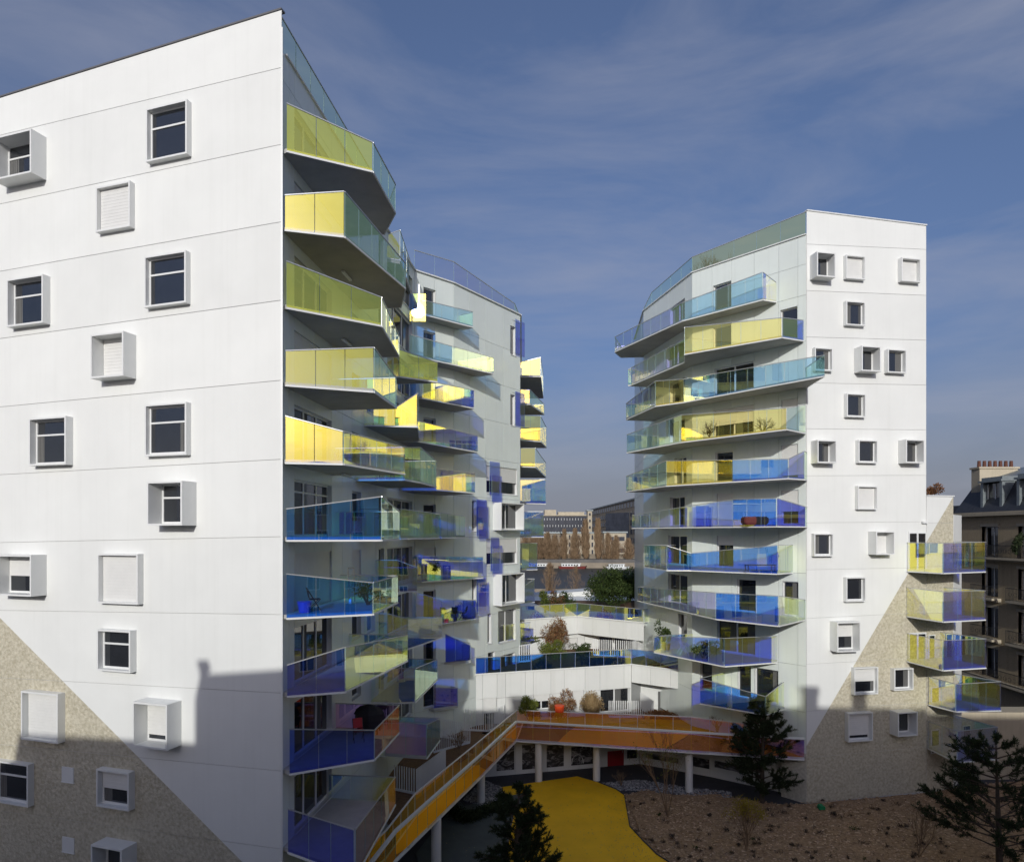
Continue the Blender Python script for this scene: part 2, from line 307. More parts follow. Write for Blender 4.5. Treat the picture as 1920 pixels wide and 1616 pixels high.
def recessed_window(parent, fc, u0, u1, z0, z1, leaves=2, depth=.2, shutter=0.0, name='window', curtain=False, transom=None):
    """opening with white reveals, frame and panes set back in the facade"""
    mb = MB(); t = .07
    mb.face([fc.pt(u0,z0,.0), fc.pt(u0,z1,.0), fc.pt(u0,z1,-depth-.06), fc.pt(u0,z0,-depth-.06)])
    mb.face([fc.pt(u1,z0,.0), fc.pt(u1,z1,.0), fc.pt(u1,z1,-depth-.06), fc.pt(u1,z0,-depth-.06)])
    mb.face([fc.pt(u0,z1,.0), fc.pt(u1,z1,.0), fc.pt(u1,z1,-depth-.06), fc.pt(u0,z1,-depth-.06)])
    fc.box(mb, u0-.03, u1+.03, z0-.05, z0, -depth-.06, .05)
    fc.box(mb, u0, u1, z1-t, z1, -depth-.05, -depth+.02); fc.box(mb, u0, u1, z0, z0+t, -depth-.05, -depth+.02)
    w = (u1-u0)/leaves
    for k in range(leaves+1):
        c = u0+w*k; h = t/2 if k in (0, leaves) else t*.7
        fc.box(mb, max(u0, c-h), min(u1, c+h), z0+t, z1-t, -depth-.05, -depth+.02)
    if transom: fc.box(mb, u0, u1, transom-.03, transom+.03, -depth-.05, -depth+.022)
    w_o = mb.build(name, M['frame'], parent)
    for k in range(leaves):
        g = MB(); fc.box(g, u0+w*k+.04, u0+w*(k+1)-.04, z0+t*.8, z1-t*.8, -depth-.035, -depth-.02); g.build('pane', M['wglass'], w_o)
        if random.random() < .3 and shutter < .5:
            g = MB(); f_ = random.uniform(.2,.5)*(w-.12); a_ = u0+w*k+.06
            for q in range(6): fc.box(g, a_+f_*q/6, a_+f_*(q+.8)/6, z0+t, z1-t, -depth-.0195, -depth-.016+.004*(q % 2))
            g.build('curtain', M['curtain'], w_o)
    if shutter > 0:
        g = MB(); zb = z1-(z1-z0)*shutter; nsl = max(2, int((z1-zb)/.09)); hs = (z1-zb)/nsl
        for k in range(nsl):
            a = zb+hs*k; fc.box(g, u0+.02, u1-.02, a+.006, a+hs-.006, -.09, -.075+.01*(k == 0))
        fc.box(g, u0+.02, u1-.02, zb, z1, -.10, -.088)
        g.build('shutter', M['shut'], w_o)
    return w_o
def box_window(parent, fc, xl, xr, yt, yb, p, style='glass', tilt=False, item=None):
    """projecting white box frame; px rectangle is that of the box's front face"""
    um = (xl+xr)/2
    ua, _ = fc.hit(xl, yt, p); ub, _ = fc.hit(xr, yt, p); _, zt = fc.hit(um, yt, p); _, zb = fc.hit(um, yb, p)
    u0, u1 = min(ua, ub), max(ua, ub); t = .07; mb = MB()
    fc.box(mb, u0, u1, zt-t, zt, .0, p); fc.box(mb, u0, u1, zb, zb+t, .0, p)
    fc.box(mb, u0, u0+t, zb+t, zt-t, .0, p-.002); fc.box(mb, u1-t, u1, zb+t, zt-t, .0, p-.002)
    o = mb.build('window_box', M['frame'], parent)
    a0, a1, b0, b1 = u0+t, u1-t, zb+t, zt-t
    fr = MB(); f = .06; tz = b0+(b1-b0)*.66; fw = []
    fc.box(fr, a0, a1, b0, b0+f+.02, .005, .06); fc.box(fr, a0, a1, b1-f, b1, .005, .06)
    fc.box(fr, a0, a0+f, b0+f+.02, b1-f, .005, .06); fc.box(fr, a1-f, a1, b0+f+.02, b1-f, .005, .06)
    if 'glass' in style or style in ('half', 'mostly'):
        if style == 'glassv': fc.box(fr, (a0+a1)/2-.03, (a0+a1)/2+.03, b0+f+.02, b1-f, .005, .058); cells = [(a0+f, (a0+a1)/2-.03, b0+f+.02, b1-f), ((a0+a1)/2+.03, a1-f, b0+f+.02, b1-f)]
        elif style in ('half', 'mostly', 'glassR'): cells = [(a0+f, a1-f, b0+f+.02, b1-f)]
        else: fc.box(fr, a0+f, a1-f, tz-.035, tz+.035, .005, .064); cells = [(a0+f, a1-f, b0+f+.02, tz-.035), (a0+f, a1-f, tz+.035, b1-f)]
        if style == 'glass1': pass
        for i, c in enumerate(cells):
            g = MB()
            if tilt and i == 1:
                P = [fc.pt(c[0], c[2], .02), fc.pt(c[1], c[2], .02), fc.pt(c[1], c[3]-.02, -.0), fc.pt(c[0], c[3]-.02, -.0)]
                g.face(P); g.face([q+Vector((0,0,.0))-Vector((fc.n.x,fc.n.y,0))*.01 for q in P])
                fr.bar(fc.pt(c[0]+.03, c[2], .09), fc.pt(c[0]+.1, c[3]-.12, .03), .04)
                g.build('pane', M['wglass'], o)
            else:
                fc.box(g, c[0]-.01, c[1]+.01, c[2]-.01, c[3]+.01, .008, .025); g.build('pane', M['wglass'], o)
        if random.random() < .6:
            g = MB(); cc = cells[0]; f_ = random.uniform(.15,.4); a_ = cc[0] if random.random() < .6 else cc[1]-(cc[1]-cc[0])*f_; nf = 5; w_ = (cc[1]-cc[0])*f_/nf
            for q in range(nf): fc.box(g, a_+w_*q, a_+w_*(q+.8), cc[2]+.01, cc[3]-.01, .0252, .027+.004*(q % 2))
            g.build('curtain', M['curtain'], o)
    if style in ('shutter', 'half', 'mostly'):
        part = {'shutter': 1.0, 'half': .55, 'mostly': .86}[style]; g = MB(); zz = b1-(b1-b0-.03)*part
        ns = max(3, int((b1-zz)/.12)); hs = (b1-zz)/ns
        for k in range(ns): fc.box(g, a0+.03, a1-.03, zz+hs*k+.003, zz+hs*(k+1)-.003, .062, .082)
        fc.box(g, a0+.03, a1-.03, zz, b1, .058, .072)
        g.build('shutter', M['shut'], o)
    fr.build('window_frame', M['frame'], o)
    return o, (u0, u1, zb, zt)
# ------------------------------------------------------------------ balconies
class Poly:
    def __init__(s, pts): s.p = [Vector(q) for q in pts]; s.c = [0]; [s.c.append(s.c[-1]+(s.p[i+1]-s.p[i]).length) for i in range(len(pts)-1)]
    def proj(s, q):
        best = None
        for i in range(len(s.p)-1):
            a, b = s.p[i], s.p[i+1]; L = (b-a).length; t = max(0, min(1, (q-a).dot(b-a)/L/L)); r = a+(b-a)*t; d = (r-q).length
            if best is None or d < best[0]: best = (d, s.c[i]+t*L, r)
        return best
    def walk(s, a, b):
        out = []
        for i in range(1, len(s.p)-1):
            if min(a, b)+.05 < s.c[i] < max(a, b)-.05: out.append((s.c[i], s.p[i]))
        out.sort(key=lambda t: t[0], reverse=a > b); return [q for _, q in out]
def inward(poly, centre, d):
    return [q+(Vector(centre)-q).normalized()*d for q in poly]
def glass_run(parent, a, b, za, zb_, ta, tb, n=None, out=Vector((0,0)), name='glass_pane', wid=1.15, gm='dich'):
    """row of panes between plan points a and b: bottoms za/zb_, tops ta/tb"""
    L = (b-a).length
    if L < .15: return
    n = n or max(1, round(L/wid)); g = .012/L; u = (b-a)/L; nn = Vector((u.y, -u.x))
    if nn.dot(out) < 0: nn = -nn
    th = nn*.016
    for k in range(n):
        t0, t1 = k/n+g, (k+1)/n-g; p, q = a+(b-a)*t0, a+(b-a)*t1
        B0, B1 = za+(zb_-za)*t0, za+(zb_-za)*t1; T0, T1 = ta+(tb-ta)*t0, ta+(tb-ta)*t1; mb = MB()
        o = [Vector((p.x,p.y,B0)), Vector((q.x,q.y,B1)), Vector((q.x,q.y,T1)), Vector((p.x,p.y,T0))]
        w = [v-Vector((th.x,th.y,0)) for v in o]
        mb.face(o, 0)
        for i in range(4): j = (i+1) % 4; mb.face([o[i], o[j], w[j], w[i]], 1)
        mb.build(name, [M[gm], M['edge']], parent)
def balcony(parent, fac, S, pts, centre, ends=(1,1), thick=.17, deck='deckc', label=None, gm='dich', seg=None):
    """pts: (px, y of glass top, y of slab bottom or None, distance or None); S: slab underside relative to the eye"""
    zb = CZ+S; P = []; T = []
    for q in pts:
        px, yt, yb = q[:3]; Y = q[3] if len(q) > 3 and q[3] else FP*S/(HY-yb)
        P.append(Vector((X(px, Y), Y))); T.append(max(zb+.95, min(zb+2.3, Z(yt, Y))))
    d0, s0, r0 = fac.proj(P[0]); d1, s1, r1 = fac.proj(P[-1])
    inner = [r1]+fac.walk(s1, s0)+[r0]
    inn = inward(inner, centre, .22)
    poly = [(q.x, q.y) for q in P]+[(q.x, q.y) for q in inn]
    mb = MB()
    k = len(mb.v)
    mb.v += [(x, y, zb+.02) for x, y in poly]+[(x, y, zb+thick) for x, y in poly]; n = len(poly)
    mb.f.append(tuple(range(n-1, -1, -1))); mb.m.append(0); mb.f.append(tuple(range(n, 2*n))); mb.m.append(1)
    for i in range(n): j = (i+1) % n; mb.f.append((i, j, n+j, n+i)); mb.m.append(1)
    o = mb.build('balcony', [M['soffit'], M[deck]], parent, label=label)
    run = list(zip(P, T))
    sh = 0
    if ends[0] and d0 > .35: run = [(r0, T[0])]+run; sh = 1
    if ends[1] and d1 > .35: run = run+[(r1, T[-1])]
    cen = sum((q for q, _ in run), Vector((0,0)))/len(run); cc = (r0+r1)/2
    rail = MB(); base = MB()
    for i in range(len(run)-1):
        (a, ta), (b, tb) = run[i], run[i+1]
        if (b-a).length < .1: continue
        u = (b-a).normalized(); nn = Vector((u.y, -u.x))
        if nn.dot((a+b)/2-Vector(centre)) < 0: nn = -nn
        a2, b2 = a+nn*.035, b+nn*.035
        glass_run(o, a2, b2, zb+.07, zb+.07, ta-.03, tb-.03, out=nn, gm=(seg or {}).get(i-sh, gm))
        rail.bar((a2.x, a2.y, ta), (b2.x, b2.y, tb), .045, .035)
        base.bar((a2.x, a2.y, zb+.035), (b2.x, b2.y, zb+.035), .05, .07)
    rail.build('handrail', M['alu'], o); base.build('base_rail', M['frame'], o)
    return o

# ------------------------------------------------------------------ plan points
A = (X(528, 24), 24.0); A2 = (X(0, 28.2), 28.2)
ua = (Vector(A2)-Vector(A)).normalized()
AEND = tuple(Vector(A)+ua*24)
V0 = (X(705, 35), 35.0); V1 = (X(777, 42.5), 42.5); V2 = (X(851, 44.7), 44.7); V3 = (X(975, 51.2), 51.2); V4 = (X(976, 66), 66.0)
B = (X(1512, 40.2), 40.2); R1 = (X(1737, 41.8), 41.8); R2 = (X(1788, 42.6), 42.6); R3 = (X(1803, 44.5), 44.5)
CC = (X(1298, 46.1), 46.1); DD = (X(1207, 54), 54.0); EE = (11.4, 62.0)
LEFT = Poly([A, V0, V1, V2, V3, V4]); RIGHT = Poly([B, CC, DD, EE]); WING = Poly([B, R1, R2, (30.4, 47)])
S = [13.7-2.8*n for n in range(11)]; RS = [14.35-2.8*n for n in range(11)]
GZ = 0.0

# ------------------------------------------------------------------ ground, water
mb = MB(); mb.box(-400, 400, -120, 186, -.6, 0); mb.build('ground', M['land'], kind='structure')
mb = MB(); mb.box(-2500, 2500, 186, 386, -7, -3.7); mb.build('river', M['water'], kind='structure')
mb = MB(); mb.box(-4000, 4000, 386, 6000, -7, 1.2); mb.build('far_bank', M['land'], kind='structure')
mb = MB(); mb.box(-2500, 2500, 185.4, 186.4, -6, .9); mb.build('near_quay', M['stone2'], kind='structure')
def sheet(name, pts, z, mat, th=.02, kind='structure', parent=None):
    mb = MB(); mb.prism(pts, z-th, z, 0); return mb.build(name, mat, parent, kind=kind)
gp = lambda L, z=0: [onz(x, y, z) for x, y in L]
sheet('paving', [(-30, 2), (34, 2), (34, 60), (-30, 60)], .004, M['asphalt'])
YEL = gp([(939,1476),(1082,1455.5),(1121,1466.7),(1155,1480),(1171,1491),(1176,1521),(1181,1550),(1205,1576),(1231,1602),(1262,1622),(1330,1690),(1420,1800),(1100,1900),(960,1760),(950,1640),(955,1570),(965,1521),(985,1505),(980.6,1487),(949,1496)])
sheet('play_surface', YEL, .03, M['rubber'], .03)
MUL = gp([(1171,1491),(1212,1480),(1262,1490),(1330,1487),(1400,1499),(1462,1508),(1514,1507),(1600,1498),(1749,1481),(1930,1462),(2200,1500),(2200,1900),(1420,1800),(1330,1690),(1262,1622),(1231,1602),(1205,1576),(1181,1550),(1176,1521)])
def mulch_bed():
    mb = MB(); xs = [-2+ i*.5 for i in range(90)]; ys = [14+i*.5 for i in range(66)]
    import mathutils
    def h(x, y):
        v = mathutils.noise.noise(Vector((x*.35, y*.35, 3)))*.12+mathutils.noise.noise(Vector((x*1.5, y*1.5, 9)))*.05
        return .07+max(-.02, v)+.0
    poly = MUL
    base = [(x, y, .012) for x, y in poly]; mb.face(base)
    def inside(x, y, poly=poly):
        c = False; j = len(poly)-1
        for i in range(len(poly)):
            xi, yi = poly[i]; xj, yj = poly[j]
            if (yi > y) != (yj > y) and x < (xj-xi)*(y-yi)/(yj-yi)+xi: c = not c
            j = i
        return c
    idx = {}
    for i, x in enumerate(xs):
        for j, y in enumerate(ys):
            if inside(x, y): idx[i, j] = len(mb.v); mb.v.append((x, y, h(x, y)))
    for (i, j) in list(idx):
        if (i+1, j) in idx and (i, j+1) in idx and (i+1, j+1) in idx:
            mb.f.append((idx[i,j], idx[i+1,j], idx[i+1,j+1], idx[i,j+1])); mb.m.append(0)
    mb.build('mulch_bed', M['mulch'], kind='structure', smooth=True)
    ch = MB()
    for _ in range(26000):
        t = random.random(); y = 26+18*(random.random()**.9); x = random.uniform(3, 34)
        if not inside(x, y): continue
        a = random.random()*6.28; L = random.uniform(.03, .08); w = L*.35; z = h(x, y)+.015+random.random()*.02
        dx, dy = math.cos(a)*L, math.sin(a)*L; ex, ey = -math.sin(a)*w, math.cos(a)*w; k = random.uniform(-.03, .03)
        ch.face([(x-dx-ex, y-dy-ey, z), (x+dx-ex, y+dy-ey, z+k), (x+dx+ex, y+dy+ey, z+.02), (x-dx+ex, y-dy+ey, z+.015)])
    o = ch.build('bark_chips', M['chip'], kind='stuff')
    return inside, h
MIN, MH = mulch_bed()
def stones(name, poly, n, s, mat, z=.02):
    mb = MB(); xs = [p[0] for p in poly]; ys = [p[1] for p in poly]
    def inside(x, y):
        c = False; j = len(poly)-1
        for i in range(len(poly)):
            xi, yi = poly[i]; xj, yj = poly[j]
            if (yi > y) != (yj > y) and x < (xj-xi)*(y-yi)/(yj-yi)+xi: c = not c
            j = i
        return c
    k = 0
    while k < n:
        x, y = random.uniform(min(xs), max(xs)), random.uniform(min(ys), max(ys))
        if not inside(x, y): k += .2; continue
        k += 1; r = s*random.uniform(.5, 1.5); q = [(x+r*random.uniform(.7,1.2)*math.cos(t+random.random()*.4), y+r*random.uniform(.7,1.2)*math.sin(t)) for t in (0, 1.3, 2.5, 3.8, 5)]
        mb.hexa([(a, b, z-.02) for a, b in q], [(x+(a-x)*.6, y+(b-y)*.6, z+r*.6) for a, b in q])
    mb.build(name, mat, kind='stuff')
stones('gravel', gp([(1125,1468),(1199,1462),(1300,1478),(1370,1484),(1372,1497),(1300,1492),(1212,1484),(1160,1481)]), 2600, .06, M['gravel'])
stones('gravel', gp([(868,1500),(906,1462),(940,1476),(950,1494),(905,1512)]), 1500, .06, M['gravel'])
sheet('footpath', gp([(860,1500),(870,1512),(980.5,1487),(987,1503),(965,1521),(955,1570),(945,1610),(900,1640),(800,1690),(780,1600)]), .045, M['green_pave'], .04)

# ------------------------------------------------------------------ plaster walls
def plaster_wall(parent, fc, pxa, pxb, lines, cols, diag, low_mat, ztop=None, below=True):
    """lines: (y at pxa, y at pxb) of the horizontal joints from top to bottom; cols: column px; diag: two px points, beige below"""
    rows = []
    for ya, yb in lines:
        u0, z0 = fc.hit(pxa, ya); u1, z1 = fc.hit(pxb, yb); k = (z1-z0)/(u1-u0); rows.append((z0-k*u0, k))
    d0 = fc.hit(*diag[0]); d1 = fc.hit(*diag[1])
    us = sorted(fc.hit(c, 1000)[0] for c in cols)
    for i in range(len(rows)-1):
        for j in range(len(us)-1):
            a, b = us[j]+.006, us[j+1]-.006; (zt, kt), (zb, kb) = rows[i], rows[i+1]; g = .011
            poly = [(a, zb+kb*a+g), (b, zb+kb*b+g), (b, zt+kt*b-g), (a, zt+kt*a-g)]
            mb = MB()
            up = clip(poly, d0, d1); dn = clip(poly, d1, d0)
            def above(q): return sum(z for _, z in q)/len(q)
            if len(up) >= 3: panel_poly(mb, fc, up, -.028, 0, 0)
            if len(dn) >= 3: panel_poly(mb, fc, dn, -.028, 0, 1)
            mb.build('wall_panel', [M['plaster'], low_mat], parent)
    return rows
tower_l = thing('apartment_tower', 'tall white apartment tower filling the left side, with fan of coloured glass balconies', 'apartment tower', (A[0], A[1], 0))
fL = Face(A, AEND); 
linesL = [(19,184),(127,254),(271,383),(416,509),(563,635),(713,763),(861,890),(1006,1017),(1152,1144),(1299,1270),(1445,1395),(1591,1520),(1737,1645),(1815,1710)]
ueL = fL.hit(-330, 1000)[0]
# diag: order chosen so that 'left of d0->d1' is the upper smooth side
plaster_wall(tower_l, fL, 528, 0, linesL, [528, -60, -330], [(455,1616),(0,1158)], M['rough'])
mb = MB(); 
ztopL = Z(21, 24)
mb.prism([tuple((Vector(A)-fL.n*.03)), tuple(Vector(A)+fL.u*ueL-fL.n*.03), tuple(Vector(A)+fL.u*ueL-fL.n*.5), tuple(Vector(A)-fL.n*.5+fL.u*.4)], 0, ztopL-.75)
mb.build('wall_backing', M['joint'], tower_l)
def rim(name, pts, w, mat, parent, h=.05):
    mb = MB()
    for i in range(len(pts)-1): mb.bar(pts[i], pts[i+1], w, h)
    return mb.build(name, mat, parent)
uu, z0_ = fL.hit(528, 17); u1_, z1_ = fL.hit(0, 182); kk = (z1_-z0_)/(u1_-uu)
rim('coping', [fL.pt(.0, z0_+.0, -.09), fL.pt(ueL, z0_+kk*ueL, -.09)], .24, M['cap'], tower_l, .06)
LW = [(-14,58,250,331,.65,'glass'),(273,350,195,296,.25,'glass'),(179,243,345,430,.25,'shutter'),(12,80,519,609,.33,'glass'),(270,348,475,572,.25,'glass'),(169,231,624,707,.6,'shutter'),
      (53.5,123,782,872,.33,'glass',True),(270.6,349,756,854,.25,'glass',True),(275,341,902,985,.72,'glass'),(-12,58,1040,1117,.66,'half'),(182,258,1038,1132,.28,'shutter'),(181,244,1181,1259,.3,'glass'),
      (39,108,1298,1390,.33,'shutter'),(248,313,1318,1403,.7,'mostly'),(-14,52,1429,1508,.27,'glass'),(180,241,1445,1516,.3,'half'),(170,228,1588,1680,.7,'glassv'),
      (-130,-60,700,790,.3,'glass'),(-150,-70,420,510,.3,'shutter'),(-140,-70,1180,1270,.3,'glass')]
for w in LW: box_window(tower_l, fL, *w[:6], tilt=len(w) > 6)
for (a, b, c, d) in ((117,139,1436,1467),(118,140,1567,1599)):
    u0, zt = fL.hit(a, c); u1, zb = fL.hit(b, d); mb = MB(); fL.box(mb, min(u0,u1), max(u0,u1), zb, zt, .0, .035); fL.box(mb, min(u0,u1)-.02, max(u0,u1)+.02, zb-.03, zb, 0, .05); mb.build('wall_hatch', M['frame'], tower_l)
# fruit and jars on the inner sill of one window
# side facade with balconies
fS = Face(A, V0, (8, 10))
def holes_from(fc, items):
    """items: (u0, u1, z0, z1, kwargs)"""
    return [(a, b, c, d) for a, b, c, d, _ in items]
def level_windows(parent, fc, items):
    for a, b, c, d, kw in items: recessed_window(parent, fc, a, b, c, d, **kw)
itS = []
for n in range(-1, 10):
    z = CZ+13.7-2.8*n
    u0, u1 = fS.hit(552, 0)[0], fS.hit(622, 0)[0]
    if n >= 0:
        itS.append((u0, u1, z+.2, z+2.35, dict(leaves=3, shutter={6:1.0, 3:.97, 1:.95}.get(n, 0), transom=z+1.9 if n in (5,) else None)))
        a, b = fS.hit(660, 0)[0], fS.hit(677, 0)[0]
        itS.append((a, b, z+.85, z+2.3, dict(leaves=1, shutter=1.0 if n in (6, 2) else 0)))
zS = [0]+[CZ+S[n] for n in range(10, -1, -1)]+[CZ+15.6, Z(93, 24)]
zS = sorted(set([0.0]+[CZ+13.7-2.8*n+.1 for n in range(0, 11)]+[CZ+16.4, CZ+17.4]))
clad_wall(tower_l, fS, [0.03, fS.hit(542,0)[0], u0-.0, (u0+u1)/2, u1, (u1+a)/2, a, b, fS.L-.02], zS, holes_from(fS, itS), M['clad'])
level_windows(tower_l, fS, itS)
rim('coping', [fS.pt(.3, CZ+17.43, -.08), fS.pt(fS.L, CZ+17.43, -.08)], .3, M['frame'], tower_l, .06)
mb = MB(); q = [Vector(A)+fL.u*.45-fL.n*.5, Vector(V0)-fS.n*.35, Vector(V0)-fS.n*.35+Vector((-12,4)), Vector(A)+fL.u*ueL-fL.n*.51]
mb.prism([tuple(v) for v in q], 0, CZ+16.9); 
mb.build('tower_body', M['core'], tower_l)
mb = MB(); mb.bar(fS.pt(.01,0,.01)+Vector((0,0,.0)), fS.pt(.01,CZ+18.2,.01), .07, .07); mb.build('corner_trim', M['frame'], tower_l)
# roof guard of the front tower: glass rising from 17.4 to 18.7 above the eye
def guard(parent, pts, name='roof_guard', rail_w=.045, wid=1.3, out=None, label=None, railmat='alu', posts=False, gm='dich', seg=None):
    """pts: (x, y, zbottom, ztop)"""
    base = MB(); top = MB()
    for i in range(len(pts)-1):
        a, b = pts[i], pts[i+1]; base.bar((a[0], a[1], a[2]), (b[0], b[1], b[2]), .06, .06)
    o = base.build(name, M['frame'], parent, label=label)
    for i in range(len(pts)-1):
        a, b = pts[i], pts[i+1]; u = Vector((b[0]-a[0], b[1]-a[1])); nn = Vector((u.y, -u.x)).normalized()
        if nn.dot(Vector((out or (0, 0)))-Vector(a[:2])) < 0: nn = -nn
        glass_run(o, Vector(a[:2]), Vector(b[:2]), a[2]+.03, b[2]+.03, a[3]-.03, b[3]-.03, out=nn, wid=wid, gm=(seg or {}).get(i, gm))
        top.bar((a[0], a[1], a[3]), (b[0], b[1], b[3]), rail_w, rail_w*.9)
        if posts:
            n = max(1, round(u.length/wid))
            for k in range(n+1):
                t = k/n; x, y = a[0]+u.x*t-nn.x*.05, a[1]+u.y*t-nn.y*.05; top.bar((x, y, a[2]+(b[2]-a[2])*t), (x, y, a[3]+(b[3]-a[3])*t), .035)
    top.build('handrail', M[railmat], o); return o
guard(tower_l, [(*fS.pt(.05,0,-.1)[:2], CZ+17.46, CZ+18.75), (*fS.pt(7,0,-.1)[:2], CZ+17.46, CZ+18.75), (*fS.pt(fS.L,0,-.1)[:2], CZ+17.46, CZ+18.75)])
CL = (-16, 36)
LB = {0: [(537,195,287),(698,268,325),(740,346,401),(719,430,441)],
      1: [(534,367,434,24.1),(645,360,447),(759,494,543),(750,555,578)],
      2: [(536,490,580),(714,558,613.6),(747,630,670)],
      3: [(535,658,725),(700,652,737),(742,709,767)],
      4: [(535,780,870,24.05),(643,809,871,24.5),(758,839,893,28.6)],
      5: [(536.6,954,1018,24.1),(714,931,1014,25.3),(747.5,959,1006,29)],
      6: [(536.6,1075.5,1166,24.0),(698,1092,1153.5),(744.5,1079,1131)],
      7: [(538,1246,1310,24),(646,1213,1299),(763,1190,1240)],
      8: [(542,1366,1455,24),(701,1368,1426),(747,1321,1375)],
      9: [(541,1515,1603,24),(665,1554,1645),(740,1456,1510)]}
LG = {0: {0: 'lime'}, 2: {0: 'lime', 1: 'lime'}, 5: {0: 'azure'}, 6: {0: 'azure'}, 7: {0: 'violet', 1: 'dich'}, 8: {0: 'violet', 1: 'sunset', 2: 'sunset'}, 9: {0: 'violet', 1: 'sunset'}}
for n, pts in LB.items(): balcony(tower_l, LEFT, S[n], pts, CL, seg=LG.get(n))
# lamps under the balconies
for n, (px, py, Y) in {1: (595,497,26.5), 2: (600,628,26.5), 4: (622,770,27)}.items():
    mb = MB(); c = fS.pt(fS.hit(px, 0)[0]*.0+4.2, CZ+S[n]-.06, .9); mb.bar(c-Vector((.05,.5,0)), c+Vector((.05,.5,0)), .12, .07); mb.build('lamp_strip', M['frame'], tower_l)

# ------------------------------------------------------------------ rear left tower
tower_r = thing('apartment_tower', 'curved white rear apartment tower with purple glass shutters, right behind the left tower', 'apartment tower', (V1[0], V1[1], 0))
ft = [Face(V0, V1, (4, 30)), Face(V1, V2, (0, 30)), Face(V2, V3, (4, 30)), Face(V3, V4, (20, 55))]
its = [[], [], [], []]
for n in range(0, 10):
    z = CZ+S[n]
    its[0].append((ft[0].hit(726,0)[0], ft[0].hit(773,0)[0], z+.2, z+2.3, dict(leaves=3, shutter=0)))
    its[0].append((ft[0].hit(710,0)[0], ft[0].hit(720,0)[0], z+.2, z+2.3, dict(leaves=1)))
    its[1].append((ft[1].hit(794,0)[0], ft[1].hit(817,0)[0], z+.2, z+2.2, dict(leaves=1, shutter=1 if n in (6,) else 0)))
def pxhole(fc, a, b, c, d, **kw):
    u0, z1 = fc.hit(a, (c)); u1, z0 = fc.hit(b, d); m = (a+b)/2; z1 = fc.hit(m, c)[1]; z0 = fc.hit(m, d)[1]
    return (min(u0,u1), max(u0,u1), z0, z1, kw)
its[2] += [pxhole(ft[2], 957,967,612,666, leaves=1), pxhole(ft[2],957,966,740,798, leaves=1), pxhole(ft[2],912,970,876,926, leaves=2, shutter=.55),
           pxhole(ft[2],885,893,938,996, leaves=1), pxhole(ft[2],912,970,1009,1058, leaves=2, shutter=.55), pxhole(ft[2],885,893,1082,1138, leaves=1),
           pxhole(ft[2],934,967,1143,1203, leaves=2), pxhole(ft[2],914,922,1150,1206, leaves=1), pxhole(ft[2],915,929,1222,1262, leaves=1), pxhole(ft[2],938,966,1226,1268, leaves=2)]
zT = sorted([0.0]+[CZ+S[n]+.05 for n in range(0, 11)]+[CZ+16.73])
ulT = [[0, 2, 4, 6, ft[0].L-.01], [0, ft[1].L/2, ft[1].L-.01], [.0]+[ft[2].hit(p,0)[0] for p in (880, 910, 944)]+[ft[2].L-.01], [0, 3, 6, 8.7]]
for k in range(4):
    clad_wall(tower_r, ft[k], ulT[k], zT, holes_from(ft[k], its[k]), M['clad']); level_windows(tower_r, ft[k], its[k])
mb = MB(); vs = [Vector(V0)-ft[0].n*.35, Vector(V1)-ft[0].n*.3-ft[1].n*.1, Vector(V2)-ft[1].n*.35, Vector(V3)-ft[2].n*.35-Vector((.15,0)), Vector(V4)+Vector((-.4,0)), Vector((-16, 66)), Vector((-16,42))]
mb.prism([tuple(v) for v in vs], 0, CZ+16.4); mb.build('tower_body', M['core'], tower_r)
rim('coping', [(V0[0],V0[1],CZ+16.77),(V1[0],V1[1],CZ+16.77),(V2[0],V2[1],CZ+16.77),(V3[0],V3[1],CZ+16.77),(V4[0],V4[1],CZ+16.77)], .25, M['frame'], tower_r, .07)
guard(tower_r, [(V1[0],V1[1],CZ+16.8,CZ+18.05),(V2[0],V2[1],CZ+16.8,CZ+18.2),(X(965,50.3),50.5,CZ+16.8,CZ+17.4+.0),(V3[0]-.1,V3[1]+.2,CZ+16.8,CZ+16.95)], wid=1.4)
mb = MB(); guard(tower_r, [(*at(719,0,37)[:2], CZ+15.3, CZ+16.5),(*at(750,0,37.4)[:2], CZ+15.3, CZ+17.0),(*at(779,0,44.5)[:2], CZ+15.3, CZ+17.1)], name='terrace_guard')
mb = MB(); mb.prism([tuple(at(700,0,36)[:2]),tuple(at(719,0,37)[:2]),tuple(at(750,0,37.4)[:2]),tuple(at(779,0,44.5)[:2]),(-9,44)], CZ+15.1, CZ+15.27); mb.build('terrace_slab', M['soffit'], tower_r)
MBS = {2: [(748,655,708),(820,680,718)], 3: [(700,786,799.5),(741,770,801),(782,738,802),(785,772,827)], 4: [(757,839,895,31.6),(787,839,904,33.4),(817,864,908,36.5)],
       5: [(749,954,1007,32),(823,963,1006,37)], 6: [(745,1050,1111),(782,1064,1110)], 7: [(726,1150,1214,33.0),(764,1160,1218),(828,1158,1196)],
       8: [(748,1252,1319),(777,1253,1318),(819,1236,1275)], 9: [(722,1350,1418),(799,1358,1423),(824,1346,1389)]}
TBS = {0: [(797,566,594,42.0),(886,585,615)], 1: [(767,627,667),(925,671,702)], 2: [(790,712,748),(888,732,767)], 3: [(782,789,829),(895,817,849)],
       4: [(817,878,915,39),(890,887,923,42)], 5: [(826,961,1006,39.5),(871,968,1001,43.5)], 6: [(790,1042,1086,42),(905,1044,1079,46)], 7: [(779,1110,1172,42),(827,1124,1167,43.2),(892,1125,1161)],
       8: [(826,1184,1247),(882,1209,1242)], 9: [(814,1288,1333,43.2),(858,1290,1327)]}
for n, pts in MBS.items(): balcony(tower_r, LEFT, S[n], pts, CL, seg={9: {0: 'sunset'}, 7: {1: 'violet'}, 2: {0: 'lime'}}.get(n))
